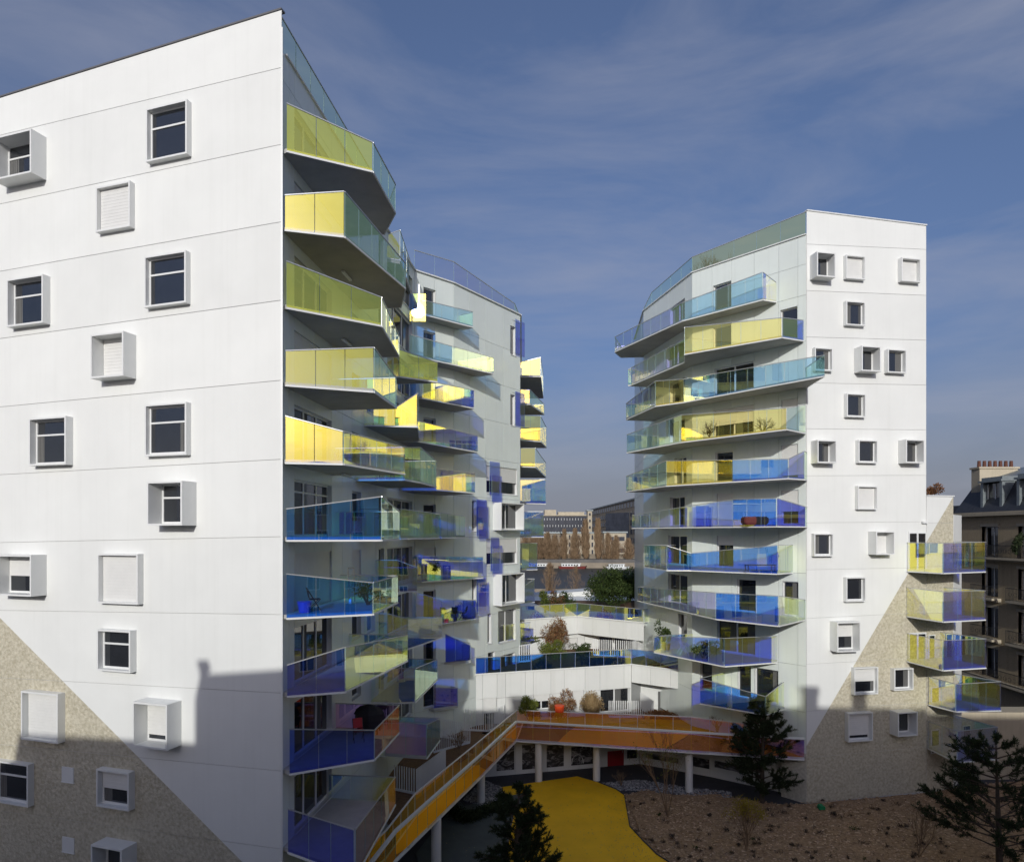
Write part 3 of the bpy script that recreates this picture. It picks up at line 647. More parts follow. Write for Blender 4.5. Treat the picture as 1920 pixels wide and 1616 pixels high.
for n, pts in TBS.items(): balcony(tower_r, LEFT, S[n], pts, CL, gm='violet' if n in (8, 9) else 'pale' if n in (0, 1) else 'dich')
balcony(tower_r, LEFT, S[8], [(912,1174,1208,52*.955),(935,1172,1216,49.4),(994,1166,1203,52.4)], (-10, 60))
# the end pane of the top balcony, turned square to the sun, that flashes it back to the viewer
gx = X(783, 41.2); toc = (Vector((0,0,CZ))-Vector((gx,41.2,Z(584,41.2)))).normalized(); nb = (toc+SUNV).normalized(); pu = Vector((-nb.y, nb.x)).normalized()
M['flash'] = dichroic('sun_facing_glass', 0.0, .033, beck=True)
def flash_pane():
    a, b = Vector((gx,41.2))-pu*.5, Vector((gx,41.2))+pu*.5; z0, z1 = CZ+S[0]-.6, CZ+S[0]+1.1; th = Vector((0,.016,0)); mb = MB()
    o = [Vector((a.x,a.y,z0)), Vector((b.x,b.y,z0)), Vector((b.x,b.y,z1)), Vector((a.x,a.y,z1))]; w = [v+th for v in o]; mb.face(o, 0)
    for i in range(4): mb.face([o[i], o[(i+1)%4], w[(i+1)%4], w[i]], 1)
    mb.build('glass_pane', [M['flash'], M['edge']], tower_r)
flash_pane(); gb = Vector((gx+.05, 41.4))
mb = MB(); mb.bar((*gb, CZ+S[0]), (*gb, CZ+S[0]+1.75), .14); mb.build('terrace_post', M['frame'], tower_r)
# purple glass shutters and projecting box windows
for (a, b, c, d, off) in ((966,984,602,667,.12),(966,984,736,799,.12),(918,937,866,928,.15),(922,941,892,941,.28),(894,913,937,1005,.15),(897,916,950,1010,.28),(920,936,1008,1070,.15),(923,942,1023,1077,.28),(894,911,1083,1145,.15),(897,917,1092,1152,.28)):
    u0, _ = ft[2].hit(a, c, off); u1, _ = ft[2].hit(b, d, off); m = (a+b)/2; z1 = ft[2].hit(m, c, off)[1]; z0 = ft[2].hit(m, d, off)[1]
    p, q = ft[2].pt(u0, 0, off), ft[2].pt(u1, 0, off)
    mb = MB(); mb.bar(ft[2].pt(u0-.25, z1-.12, 0), ft[2].pt(u1, z1-.12, off-.02), .02); mb.bar(ft[2].pt(u0-.25, z0+.12, 0), ft[2].pt(u1, z0+.12, off-.02), .02)
    h = mb.build('shutter_bracket', M['alu'], tower_r)
    glass_run(h, Vector(p[:2]), Vector(q[:2]), z0, z0, z1, z1, n=1, out=ft[2].n, name='glass_shutter', gm='violet')
for (a, b, c, d) in ((940,983,940,997),(941,984,1072,1136)):
    box_window(tower_r, ft[2], a, b, c+3, d-3, .75, 'glassv')
# balconies that look past the far edge of the rear tower
FAR = [(13.7, [(976,679,707),(1013,670,707),(1018,700,747)]),(10.9,[(976,730,759),(993,731,759),(1020,765,778)]),(8.06,[(976,779,826),(1013,779,829),(1024,802,840)]),
       (5.28,[(976,840,876),(1003,840,877),(1023,868,896)]),(2.48,[(978,911,938,56),(1023,899,937,57)]),(-.35,[(982,974,997,56),(1019,959,997,57)]),(-3.12,[(978,1016,1060,56),(1007,1018,1058,57)]),(-5.9,[(984,1097,1122,56),(1002,1085,1124,57)])]
FARP = Poly([V3, V4, (X(976,70),70)])
for s_, pts in FAR: balcony(tower_r, FARP, s_, [(p[0], p[1], p[2], (p[3] if len(p) > 3 else max(52.5, min(68, FP*s_/(HY-p[2]))))) for p in pts], (-10, 56), seg={0: 'cream'} if s_ > 5 else None)

# ------------------------------------------------------------------ right tower
tower_b = thing('apartment_tower', 'white apartment tower on the right with stacked coloured balconies on its curved left face', 'apartment tower', (B[0], B[1], 0))
fR = Face(B, R1); fR2 = Face(R1, R2); fR3 = Face(R2, R3, (40, 30))
linesR = [(396,424),(458,468),(545,554),(632,638),(718,722),(804,806),(892,891),(980,978),(1068,1064),(1159,1148),(1245,1232),(1333,1316),(1420,1400),(1506,1483)]
# the sloping border between smooth and rough plaster: the lower right is rough
plaster_wall(tower_b, fR, 1514, 1737, linesR, [1512.5, 1736.5], [(1514,1395),(1788,930)], M['rough'])
def left_of_diag_check(): pass
f2l = [(930,931),(980,980),(1064,1063),(1148,1146),(1232,1229),(1316,1312),(1400,1395),(1483,1477)]
plaster_wall(tower_b, fR2, 1738, 1787, f2l, [1737.5, 1787.5], [(1737,1016.5),(1788,930)], M['rough'])
mb = MB(); mb.prism([tuple(Vector(B)-fR.n*.03+fR.u*.0), tuple(Vector(R1)-fR.n*.03), tuple(Vector(R1)-fR.n*.6), tuple(Vector(B)-fR.n*.6+fR.u*.5)], 0, CZ+18.0)
mb.prism([tuple(Vector(R1)-fR2.n*.03+fR2.u*.001), tuple(Vector(R2)-fR2.n*.03), tuple(Vector(R2)-fR2.n*.6), tuple(Vector(R1)-fR2.n*.61)], 0, CZ+2.2)
mb.build('wall_backing', M['joint'], tower_b)
z_b1 = Z(395, 40.2); z_r1 = Z(423, 41.8)
rim('coping', [(B[0], B[1]+.1, z_b1+.02), (R1[0], R1[1]+.1, z_r1+.02)], .3, M['frame'], tower_b, .07)
rim('coping', [(R1[0], R1[1]+.1, Z(929,41.8)), (R2[0], R2[1]+.1, Z(930,42.6))], .3, M['frame'], tower_b, .07)
mb = MB(); fR3.box(mb, 0, fR3.L, 0, Z(965, 43), -.3, 0); fR3.box(mb, -.01, 1.2, 0, Z(965,43), -.31, -.001); mb.build('side_wall', M['plaster'], tower_b)
mb = MB(); mb.prism([tuple(Vector(R1)+Vector((-.31,.65))), tuple(Vector(R1)+Vector((0,.02))), tuple(Vector(R1)+Vector((.5,9))), (20, 52), (20, 46)], CZ+1.9, z_r1-.1); mb.build('side_wall', M['plaster'], tower_b)
RW = [(1532,1567,473,519,.7,'glassx'),(1587,1623,479,523,.3,'shutter'),(1691,1727,484,528,.35,'shutter'),(1587,1623,565,610,.3,'glassx'),(1528,1562,652,695,.3,'glassx'),(1616,1652,649,696,.7,'glassx'),
      (1665,1700,655,699,.35,'glassx'),(1588,1624,738,782,.3,'glassx'),(1533,1569,825,868,.65,'glassx'),(1610,1646,825,868,.3,'glassx'),(1699,1734,824,868,.65,'glassx'),(1609,1646,911,955,.3,'shutter'),
      (1527,1563,1000,1043,.3,'glassx'),(1643,1678,996,1040,.7,'shutter'),(1587,1624,1082,1128,.3,'glassx'),(1570,1614,1166,1222,.7,'half'),(1602,1647,1251,1302,.3,'half'),(1677,1713,1253,1294,.35,'glassx'),
      (1591,1637,1336,1390,.35,'mostly'),(1684,1721,1335,1380,.7,'glassx')]
def box_window_r(w):
    xl, xr, yt, yb, p, st = w
    if st == 'glassx':
        o, (u0, u1, zb, zt) = box_window(tower_b, fR, xl, xr, yt, yb, p, 'glassR')
        return o
    return box_window(tower_b, fR, *w)[0]
for w in RW: box_window_r(w)
mb = MB(); u0, zt = fR.hit(1727, 977); u1, zb = fR.hit(1736.5, 981); fR.box(mb, u0, fR.L-.02, zb, zt, 0, .18); mb.build('vent_hood', M['frame'], tower_b)
# terrace door and lower doors behind the right-hand balconies
for (fc, a, b, c, d) in ((fR,1703,1735.5,997,1070),(fR,1703,1735.5,1186,1240)):
    u0, z1 = fc.hit(a, c); u1, z0 = fc.hit(b, d); mb = MB(); t = .07
    fc.box(mb, u0, u1, z1-.1, z1, .002, .07); fc.box(mb, u0, u1, z0, z0+t, .002, .07)
    for k in range(3): m_ = u0+(u1-u0)*k/2; fc.box(mb, max(u0, m_-.05), min(u1, m_+.05), z0+t, z1-.1, .002, .068)
    w_o = mb.build('window', M['frame'], tower_b)
    for k in range(2): g = MB(); fc.box(g, u0+(u1-u0)*k/2+.05, u0+(u1-u0)*(k+1)/2-.05, z0+t, z1-.1, .003, .03); g.build('pane', M['wglass'], w_o)
for (a, b, c, d) in ((1740,1752,1190,1245),(1745,1760,1288,1325),(1745,1760,1368,1410)):
    u0, z1 = fR2.hit(a, c); u1, z0 = fR2.hit(b, d); mb = MB(); fR2.box(mb, u0, u1, z0, z1, .002, .05)
    w_o = mb.build('window', M['frame'], tower_b); g = MB(); fR2.box(g, u0+.06, u1-.06, z0+.06, z1-.06, .051, .06); g.build('pane', M['wglass'], w_o)
fb = [Face(B, CC), Face(CC, DD), Face(DD, EE, (0, 58))]
def LV(n): return CZ+RS[n]
itb = [[], [], []]
def addw(k, n, a, b, h0=.2, h1=2.3, **kw):
    u0, u1 = fb[k].hit(a, 0)[0], fb[k].hit(b, 0)[0]; itb[k].append((min(u0,u1), max(u0,u1), LV(n)+h0, LV(n)+h1, kw))
addw(0,0,1337,1371,leaves=1); addw(1,0,1256,1284,leaves=2)
addw(0,1,1463,1495,leaves=1); addw(1,1,1250,1284,leaves=2); addw(0,1,1337,1371,leaves=1)
addw(0,2,1340,1413,leaves=2); addw(1,2,1256,1284,leaves=1)
addw(0,3,1465,1496,leaves=1,shutter=1); addw(0,3,1338,1413,leaves=2,shutter=.5); addw(1,3,1256,1284,leaves=2)
addw(0,4,1341,1374,leaves=1); addw(1,4,1264,1287,leaves=2); addw(0,4,1465,1496,leaves=1,shutter=.9)
addw(0,5,1465,1497,leaves=1,shutter=.62); addw(0,5,1344,1375,leaves=1,shutter=1); addw(1,5,1256,1284,leaves=2)
addw(1,6,1253,1288,leaves=2); addw(0,6,1344,1375,leaves=1,shutter=.3)
addw(0,7,1382,1417,leaves=1); addw(0,7,1467,1497,leaves=1); addw(1,7,1253,1289,leaves=2)
addw(0,8,1345,1416,leaves=2); addw(1,8,1272,1288,leaves=1)
addw(0,9,1383,1408,leaves=1); addw(0,9,1415,1459,leaves=1); addw(0,9,1313,1335,leaves=1)
zB = sorted([3.0]+[LV(n)+.05 for n in range(0, 10)]+[LV(0)+1.9, CZ+18.0])
ub = [sorted([.02]+[fb[0].hit(p,0)[0] for p in (1496,1460,1414,1372,1335)]+[fb[0].L-.01]), sorted([0]+[fb[1].hit(p,0)[0] for p in (1284,1254,1230)]+[fb[1].L-.01]), [0, 3, 6, fb[2].L]]
for k in range(3):
    clad_wall(tower_b, fb[k], ub[k], zB, holes_from(fb[k], itb[k]), M['clad']); level_windows(tower_b, fb[k], itb[k])
mb = MB(); u_ = fb[0].hit(1465,0)[0]; fb[0].box(mb, .0, u_, 0, 2.98, -.06, .0); mb.build('rough_plinth', M['roughgrey'], tower_b)
mb = MB(); q = [Vector(B)-fb[0].n*.4+Vector((.5,.0)), Vector(R1)-fR.n*.62, Vector((26.5,50)), Vector((20,62)), Vector(EE)-fb[2].n*.35, Vector(DD)-fb[1].n*.35, Vector(CC)-fb[0].n*.3]
mb.prism([tuple(v) for v in q], 2.9, CZ+17.6); mb.build('tower_body', M['core'], tower_b)
mb = MB(); mb.prism([tuple(Vector(B)+Vector((.35,.62))), tuple(Vector(R1)-fR.n*.62), (26.5,50), (20,50), tuple(fb[0].pt(u_,0,-.1)[:2])], 0, 2.9); 
mb.prism([tuple(Vector(R1)-fR.n*.62), tuple(Vector(R2)-fR2.n*.62), (28.6,46), (27,48)], 0, CZ+2.2); mb.build('tower_body', M['core'], tower_b)
rim('coping', [(*Vector(B), CZ+18.03), (*Vector(CC), CZ+18.03), (*Vector(DD), CZ+18.03), (*Vector(EE), CZ+18.03)], .2, M['frame'], tower_b, .06)
g0 = [Vector(B)+Vector((-.02,.05)), Vector(CC), Vector(X(1222,53)) if False else Vector((X(1222,52.6),52.6)), Vector(DD)]
guard(tower_b, [(*g0[0], CZ+18.06, CZ+19.4), (*g0[1], CZ+18.06, CZ+19.1), (*g0[2], CZ+18.06, CZ+19.0), (*g0[3], CZ+18.06, CZ+18.2)], wid=1.7, gm='pale', seg={0: 'parapet'})
CR = (22, 52)
RBS = {0: [(1165,655,679,54.5),(1153.5,632,661),(1280,568,603.5),(1430,511,564),(1454.5,530,568)],
       1: [(1178,693,724),(1184,690,727,52.2),(1284,636,681),(1284.5,614,666),(1466,596,634.7),(1506,601,641)],
       2: [(1174.6,757,788),(1229.7,714.7,763),(1282.4,711,761,44.8),(1546.7,666,707)],
       3: [(1176,815,850),(1278,778,830.7),(1475,765,807),(1509,759,814)],
       4: [(1175,893,922,51),(1250,864,914,45),(1374,862,905,41.4),(1478,860.6,902,38.9),(1507,846,901,39.6)],
       5: [(1185.5,966,992,50.5),(1275,951.5,992,45),(1375,936,991,41),(1456,934,992,38.6),(1509,950,990,39.6)],
       6: [(1209,1022,1067,48),(1251,1023,1072,43.5),(1296,1037,1071,43.2),(1458,1022,1076,39.6)],
       7: [(1196,1100,1127),(1343,1111,1162),(1459.6,1117,1175),(1509,1124,1163)],
       8: [(1227,1192,1223.7),(1358,1196,1250.4),(1456,1192,1243)],
       9: [(1313,1271,1320),(1435,1305,1341),(1469,1278,1331,41)]}
RG = {0: ('pale', {0: 'violet', 1: 'dich', 3: 'dich'}), 1: ('pale', {1: 'dich', 3: 'cream', 4: 'dich'}), 2: ('pale', {0: 'dich', 1: 'cream'}), 3: ('pale', {1: 'cream'}), 4: ('dich', {0: 'pale', 1: 'cream'})}
for n, pts in RBS.items(): balcony(tower_b, RIGHT, RS[n], pts, CR, gm=RG.get(n, ('dich', 0))[0], seg=RG.get(n, (0, {}))[1])
WB = [(-2.4,[(1702,1017,1070,41.5),(1768,1018,1076),(1847,1016,1073)]),(-5.2,[(1701,1101,1156,41.5),(1768,1109,1167),(1847,1107,1163)]),(-8.0,[(1702,1187,1240,41.5),(1768,1200,1258),(1848,1197,1253)]),
      (-10.75,[(1742,1268,1322,41.75),(1792,1282,1335),(1876,1277,1333)]),(-13.5,[(1741,1352,1407,41.75),(1795,1370,1430),(1870,1362,1431,39.8)])]
for s_, pts in WB: balcony(tower_b, WING, s_, pts, (26, 52))

# ------------------------------------------------------------------ podium buildings with roof terraces
def terrace_level(parent, face_pts, ztop, zbot, cols, thick=.25, mat='fascia', name='fascia_panel'):
    for i in range(len(face_pts)-1):
        fc = Face(face_pts[i], face_pts[i+1]); n = max(1, round(fc.L/cols))
        clad_wall(parent, fc, [fc.L*k/n for k in range(n+1)], [zbot, ztop], [], M[mat], name=name, th=.04)
pod1 = thing('podium_building', 'lower white podium between the towers with planted roof terrace and shuttered windows', 'building', (4, 50, 0))
T2 = CZ-9.9
Pa, Pb, Pc = (X(850,46.2), 46.2), (X(1184,50.3), 50.3), (X(1296,47.6), 47.6)
f1 = Face(Pa, Pb); f1b = Face(Pb, Pc)
zdeck = CZ-13.45
items = []
for (a, b, c, d, kw) in ((907,931,1308,1334,dict(leaves=1,shutter=1)),(908,928,1336,1364,dict(leaves=1)),(950,984,1307,1336,dict(leaves=2,shutter=1)),(1001,1031,1302,1330,dict(leaves=2,shutter=.45)),(1061,1095,1295,1334,dict(leaves=2,shutter=1)),(1126,1180,1291,1334,dict(leaves=2))):
    items.append(pxhole(f1, a, b, c, d, depth=.18, **kw))
ul = [0]+[f1.hit(p,0)[0] for p in (877,905,932,948,985,1000,1033,1058,1097,1125,1170)]+[f1.L-.01]
clad_wall(pod1, f1, ul, [zdeck, Z(1300,48.5), T2], holes_from(f1, items), M['fascia'], name='fascia_panel')
level_windows(pod1, f1, items)
terrace_level(pod1, [Pb, Pc], T2, Z(1280,50.1), 1.6)
inb = Face((X(1200,51.6),51.6), (X(1340,49.0),49.0))
itn = [pxhole(inb, 1232, 1258, 1296, 1345, leaves=1, depth=.12)]
clad_wall(pod1, inb, [0, 1.8, 3.4, inb.L], [zdeck, T2-.25], holes_from(inb, itn), M['fascia'], name='fascia_panel'); level_windows(pod1, inb, itn)
mb = MB(); q = [Vector(Pa)-f1.n*.3, Vector(Pb)-f1.n*.3, Vector((X(1210,52),52)), Vector((X(1345,49.2),49.6)), (20,60), (-6,60), (-6,47)]
mb.prism([tuple(v) for v in q], zdeck-.3, T2-.2); mb.build('podium_body', M['core'], pod1)
mb = MB(); mb.prism([tuple(Vector(Pa)-f1.n*.1), tuple(Vector(Pb)-f1.n*.1-f1b.n*.05), tuple(Vector(Pc)-f1b.n*.1), (X(1345,49.2),49.6), (16,62), (-6,62), (-5.5,47)], T2-.22, T2-.02); mb.build('terrace_deck', M['soil'], pod1)
rim('coping', [(*Pa, T2+.02), (*Pb, T2+.02), (*Pc, T2+.02)], .2, M['frame'], pod1, .05)
guard(pod1, [(*Pa, T2+.05, T2+1.2), (*Pb, T2+.05, T2+1.2), (*Pc, T2+.05, T2+1.15)], name='terrace_guard', wid=1.15, posts=True, gm='dich')
# upper podium
pod2 = thing('podium_building', 'upper white podium block with round evergreen on its roof, set back behind the lower podium', 'building', (5, 57, T2))
T1 = CZ-7.1
Qa, Qb, Qc = (X(978,54.6),54.6), (X(1082,57.0),57.0), (X(1207,52.8),52.8)
terrace_level(pod2, [Qa, Qb], T1, Z(1188,57), 1.5); terrace_level(pod2, [Qb, Qc], T1, Z(1194,55), 1.6)
f2 = Face((X(975,55.4),55.4), (X(1096,57.6),57.6)); f2b = Face((X(1096,57.6),57.6), (X(1235,56.0),56.0))
i2 = [pxhole(f2, 994,1022,1200,1222, leaves=1), pxhole(f2,1055,1083,1196,1228,leaves=2,shutter=1)]
clad_wall(pod2, f2, [0, 1.4, 3, f2.L], [T2-.05, T1-.3], holes_from(f2, i2), M['fascia'], name='fascia_panel'); level_windows(pod2, f2, i2)
i3 = [pxhole(f2b, 1122,1148,1194,1228, leaves=1), pxhole(f2b,1152,1196,1194,1228,leaves=2), pxhole(f2b,1203,1228,1194,1228,leaves=1)]
clad_wall(pod2, f2b, [0, 2, 4, f2b.L], [T2-.05, T1-.3], holes_from(f2b, i3), M['fascia'], name='fascia_panel'); level_windows(pod2, f2b, i3)
mb = MB(); mb.prism([tuple(Vector(Qa)-Vector((0,-1.1))), tuple(Vector(Qb)+Vector((0,1.0))), (X(1096,58.2),58.3), (X(1240,56.5),56.6), (16,75), (0,75)], T2-.1, T1-.3); mb.build('podium_body', M['core'], pod2)
mb = MB(); mb.prism([tuple(Vector(Qa)+Vector((0,.1))), tuple(Vector(Qb)+Vector((0,.1))), tuple(Vector(Qc)+Vector((0,.1))), (X(1236,55),56.4), (16,76), (-1,76)], T1-.3, T1-.02); mb.build('terrace_deck', M['fascia'], pod2)
mb = MB(); mb.prism([(3.5,61),(7.5,61),(12,58),(14,70),(2,70)], T1-.02, T1+.06); mb.build('planting_soil', M['soil'], pod2)
rim('coping', [(*Qa, T1+.02), (*Qb, T1+.02), (*Qc, T1+.02)], .2, M['frame'], pod2, .05)
guard(pod2, [(*Qa, T1+.05, T1+1.15), (*Qb, T1+.05, T1+1.15), (*Qc, T1+.05, T1+1.1), (X(1236,54.6),54.6,T1+.05,T1+1.1)], name='terrace_guard', wid=1.2, posts=True)
mb = MB(); mb.hexa([(X(1000,76),76,0),(X(1108,76),76,0),(X(1108,80),80,0),(X(1000,80),80,0)], [(X(1000,76),76,Z(1116,76)),(X(1108,76),76,Z(1107,76)),(X(1108,80),80,Z(1107,76)),(X(1000,80),80,Z(1116,76))])
mb.box(X(1108,76)-.01, 30, 76, 80, 0, Z(1122,76)); tag(mb.build('garden_wall', M['plaster']), 'plain white sloping parapet wall behind the roof shrubs, before the river', 'wall')

# ground floor under the walkway, with murals
gf = thing('ground_floor_wall', 'white shaded ground floor wall with black and white photo murals under the walkway', 'wall', (4, 46, 0))
Ga, Gb, Gc, Gd = (X(905,44.6),44.6), (X(1199,47.2),47.2), (X(1331,44.7),44.7), (X(1470,41.9),41.9)
g1, g2, g3 = Face(Ga, Gb), Face(Gb, Gc), Face(Gc, Gd)
i4 = [pxhole(g1,1139,1170,1407,1437, leaves=1, depth=.1, name='door')]
h4 = holes_from(g1, i4)
for fc, hs in ((g1, h4), (g2, []), (g3, [])): 
    n = max(1, round(fc.L/2.4)); clad_wall(gf, fc, [fc.L*k/n for k in range(n+1)], [0, 2.75], hs, M['plaster'], name='wall_panel')
mb = MB()
for fc in (g1, g2, g3): fc.box(mb, -.0, fc.L, 0, 2.85, -.5, -.12)
mb.build('wall_backing', M['joint'], gf)
a, b, c, d, _ = i4[0]; mb = MB(); g1.box(mb, a, b, max(0.01, c), d, -.08, -.03); dr = mb.build('door', M['red'], gf); mb = MB(); g1.bar = None; mb.bar(g1.pt(b-.12, c+.95, -.0), g1.pt(b-.12, c+1.2, -.0), .03); mb.build('handle', M['alu'], dr)
for i, (fc, a, b, c, d) in enumerate(((g1,931,964,1398,1442),(g1,979,1006,1396,1440),(g1,1025,1057,1397,1436),(g1,1071,1114,1400,1432),(g2,1211,1272,1411,1431),(g3,1340,1400,1425,1450),(g2,1297,1330,1418,1441))):
    u0, z1 = fc.hit(a, c); u1, z0 = fc.hit(b, d); z1 = min(z1, 2.7); mb = MB(); fc.box(mb, u0, u1, max(.3, z0), z1, .001, .02)
    mo = mb.build('photo_mural', photo_print('photo_print_%d' % i, i+1), gf, label='dark grainy landscape photograph print' if i else None)
    if i == 3:
        ar = MB(); cu, cz, r = u0+(u1-u0)*.27, max(.3, z0)+.1, .42
        for k in range(14):
            t0, t1 = math.pi*k/14, math.pi*(k+1)/14; ar.bar(fc.pt(cu+r*math.cos(t0), cz+r*1.5*math.sin(t0), .024), fc.pt(cu+r*math.cos(t1), cz+r*1.5*math.sin(t1), .024), .05, .006)
        ar.build('arch_motif', M['frame'], mo)
mb = MB(); fc = g2; u0, z1 = fc.hit(1176-0, 1406) if False else g1.hit(1176,1406); u1, z0 = g1.hit(1194,1420); g1.box(mb, u0, u1, z0, z1, .001, .02); mb.build('window', M['wglass'], gf)

# planted deck at walkway level
sheet('planted_deck', [tuple(Vector((X(705,33),33))), (X(748,30.5),30.5), (X(790,32.6),32.6), (X(968,45.9),45.9), (X(1296,44.9),44.9), (X(1460,42.2),42.2), (16,44), (13.3,48.9), (9.6,52), (7.5,50.2), (-4,46.4), (-6.5,43), (-6.9,36)], zdeck, M['soil'], .35)
# ------------------------------------------------------------------ walkway
wk = thing('elevated_walkway', 'bent footbridge on white columns with orange floor and coloured glass sides, above the courtyard', 'footbridge', (.3, 43.6, 0))
zw = CZ-13.62
near = [Vector((X(655,23.0),23.0)), Vector((X(742,27.6),27.6)), Vector((X(819,31.5),31.5)), Vector((X(900,36.96),36.96)), Vector((X(968,43.6),43.6)), Vector((X(1296,41.3),41.3)), Vector((X(1500,40.6),40.0))]
far = [Vector((X(590,23.0),23.0)), Vector((X(723,27.5),27.5)), Vector((X(779,31.5),31.5)), Vector((X(893,38.9),38.9)), Vector((X(969,46.3),46.3)), Vector((X(1296,44.6),44.6)), Vector((X(1440,42.4),42.4))]
mb = MB(); poly = [tuple(v) for v in near]+[tuple(v) for v in far[::-1]]
n = len(poly); mb.v = [(x, y, zw+.02) for x, y in poly]+[(x, y, zw+.2) for x, y in poly]
mb.f.append(tuple(range(n-1,-1,-1))); mb.m.append(0); mb.f.append(tuple(range(n,2*n))); mb.m.append(1)
for i in range(n): j = (i+1) % n; mb.f.append((i,j,n+j,n+i)); mb.m.append(2)
mb.build('deck', [M['soffit'], M['orange'], M['frame']], wk)
guard(wk, [(v.x, v.y, zw+.04, zw+1.32) for v in near], name='near_guard', rail_w=.13, wid=1.15, railmat='frame', gm='sunset', seg={0: 'amber', 1: 'amber', 2: 'amber'})
guard(wk, [(v.x, v.y, zw+.22, zw+1.36) for v in far], name='far_guard', rail_w=.06, wid=1.15, railmat='frame', posts=True)
for (px, py) in ((818,1640),(902,1504),(1010,1464),(1118.6,1462),(1292,1484)):
    x, y = onz(px, py, 0); mb = MB(); mb.cone((x, y, 0), (x, y, zw+.03), .24, .24, 20); mb.build('column', M['frame'], wk, smooth=False)

# ------------------------------------------------------------------ picket fences
def picket_fence(label, pts, z0, h=1.2, sp=.13, group='white picket fences of the terraces'):
    t = thing('picket_fence', label, 'fence', (*pts[0], z0), group)
    r = MB()
    for i in range(len(pts)-1):
        a, b = Vector(pts[i]), Vector(pts[i+1]); L = (b-a).length; n = max(2, int(L/sp))
        r.bar((*a, z0+.08), (*b, z0+.08), .05, .12)
        for k in range(n+1 if i == len(pts)-2 else n):
            p = a+(b-a)*k/n; m = MB(); m.bar((*p, z0+.1), (*p, z0+h), .055, .03); m.build('picket', M['frame'], t)
    r.build('rail', M['frame'], t)
picket_fence('white picket fence around the corner bed beside the walkway leg, nearest of the fences', [(X(740,34.9),34.9),(X(781,34.3),34.3),(X(835,37.6),37.6)], zdeck, 1.35, .14)
picket_fence('white picket fence in V shape behind the bare shrub by the walkway', [(X(824,44.1),44.1),(X(881,42.7),42.7),(X(813,40.8),40.8)], zdeck, 1.25, .15)
picket_fence('low white picket fence against the podium wall left of the shuttered windows', [(X(854,45.6),45.6),(X(915,45.2),45.2),(X(944,46.6),46.6)], zdeck, 1.5, .16)
picket_fence('white picket fence in front of the dark sliding door on the lower podium', [(X(1142,48.7),48.7),(X(1225,48.7),48.7),(X(1201,51.2),51.2)], zdeck, 1.25, .13)
picket_fence('white picket fence on the lower roof terrace below the purple corner balcony', [(X(934,50.3),50.3),(X(994,51.5),51.5),(X(1026,54.5),54.5)], T2, 1.35, .15)
picket_fence('white picket fence before the wide glazed door of the upper podium', [(X(1113,54),54.0),(X(1185,53),53.0),(X(1219,54.5),54.5)], T2, 1.35, .15)

# ------------------------------------------------------------------ plants
def rv(s=1): return Vector((random.gauss(0,s), random.gauss(0,s), random.gauss(0,s)))
def leaf(mb, p, d, L, w):
    d = d.normalized(); x = d.cross(Vector((random.random(), random.random(), random.random()+.1))).normalized()*w
    mb.face([p-x*.5, p+x*.5, p+x*.35+d*L, p-x*.35+d*L])
def shrub(name, label, c, r, h, mats, n=1600, ls=.09, cat='shrub', group=None, stems=7, blob=9):
    t = thing(name, label, cat, c, group); c = Vector(c)
    cl = [(c+Vector((random.gauss(0,.42)*r, random.gauss(0,.42)*r, h*random.uniform(.35,.85))), random.uniform(.3,.52)) for _ in range(blob)]
    b = MB()
    for q, s in cl[:stems]: mid = c+(q-c)*.5+rv(.05*r); b.cone(c+rv(.03)*Vector((1,1,0)).length, mid, .02+.015*h, .015+.006*h, 4); b.cone(mid, q, .015+.006*h, .006, 4)
    b.build('stems', M['bark'], t)
    ml = mats if isinstance(mats, list) else [mats]; mb = MB()
    for k in range(n):
        q, s = random.choice(cl); d = rv().normalized(); rr = s*random.uniform(.55, 1.08); p = q+Vector((d.x*r*rr, d.y*r*rr, d.z*h*.5*rr))
        if p.z < c.z+.02: continue
        leaf(mb, p, d+rv(.5), ls*random.uniform(.6,1.4), ls*.5)
        mb.m[-1] = 0 if len(ml) == 1 or random.random() > .3 else 1
    mb.build('foliage', [M[x] for x in ml], t); return t
def grass_tuft(label, c, r, h, mats, n=900, group=None, name='ornamental_grass'):
    t = thing(name, label, 'grass', c, group); c = Vector(c); mb = MB()
    for k in range(n):
        a = random.random()*6.28; s = random.random()**.5; base = c+Vector((math.cos(a)*r*.35*s, math.sin(a)*r*.35*s, 0))
        tip = c+Vector((math.cos(a)*r*s*1.0, math.sin(a)*r*s, h*(1-.35*s*s)*random.uniform(.75,1.1))); mid = (base+tip)/2+Vector((0,0,h*.16))
        w = Vector((-math.sin(a), math.cos(a), 0))*.012; mb.face([base-w, base+w, mid+w, mid-w]); mb.face([mid-w, mid+w, tip+w*.3, tip-w*.3])
        if random.random() > .5: leaf(mb, tip, rv()+Vector((0,0,.5)), .12, .05)
    mb.build('blades', [M[x] for x in (mats if isinstance(mats, list) else [mats])], t); return t
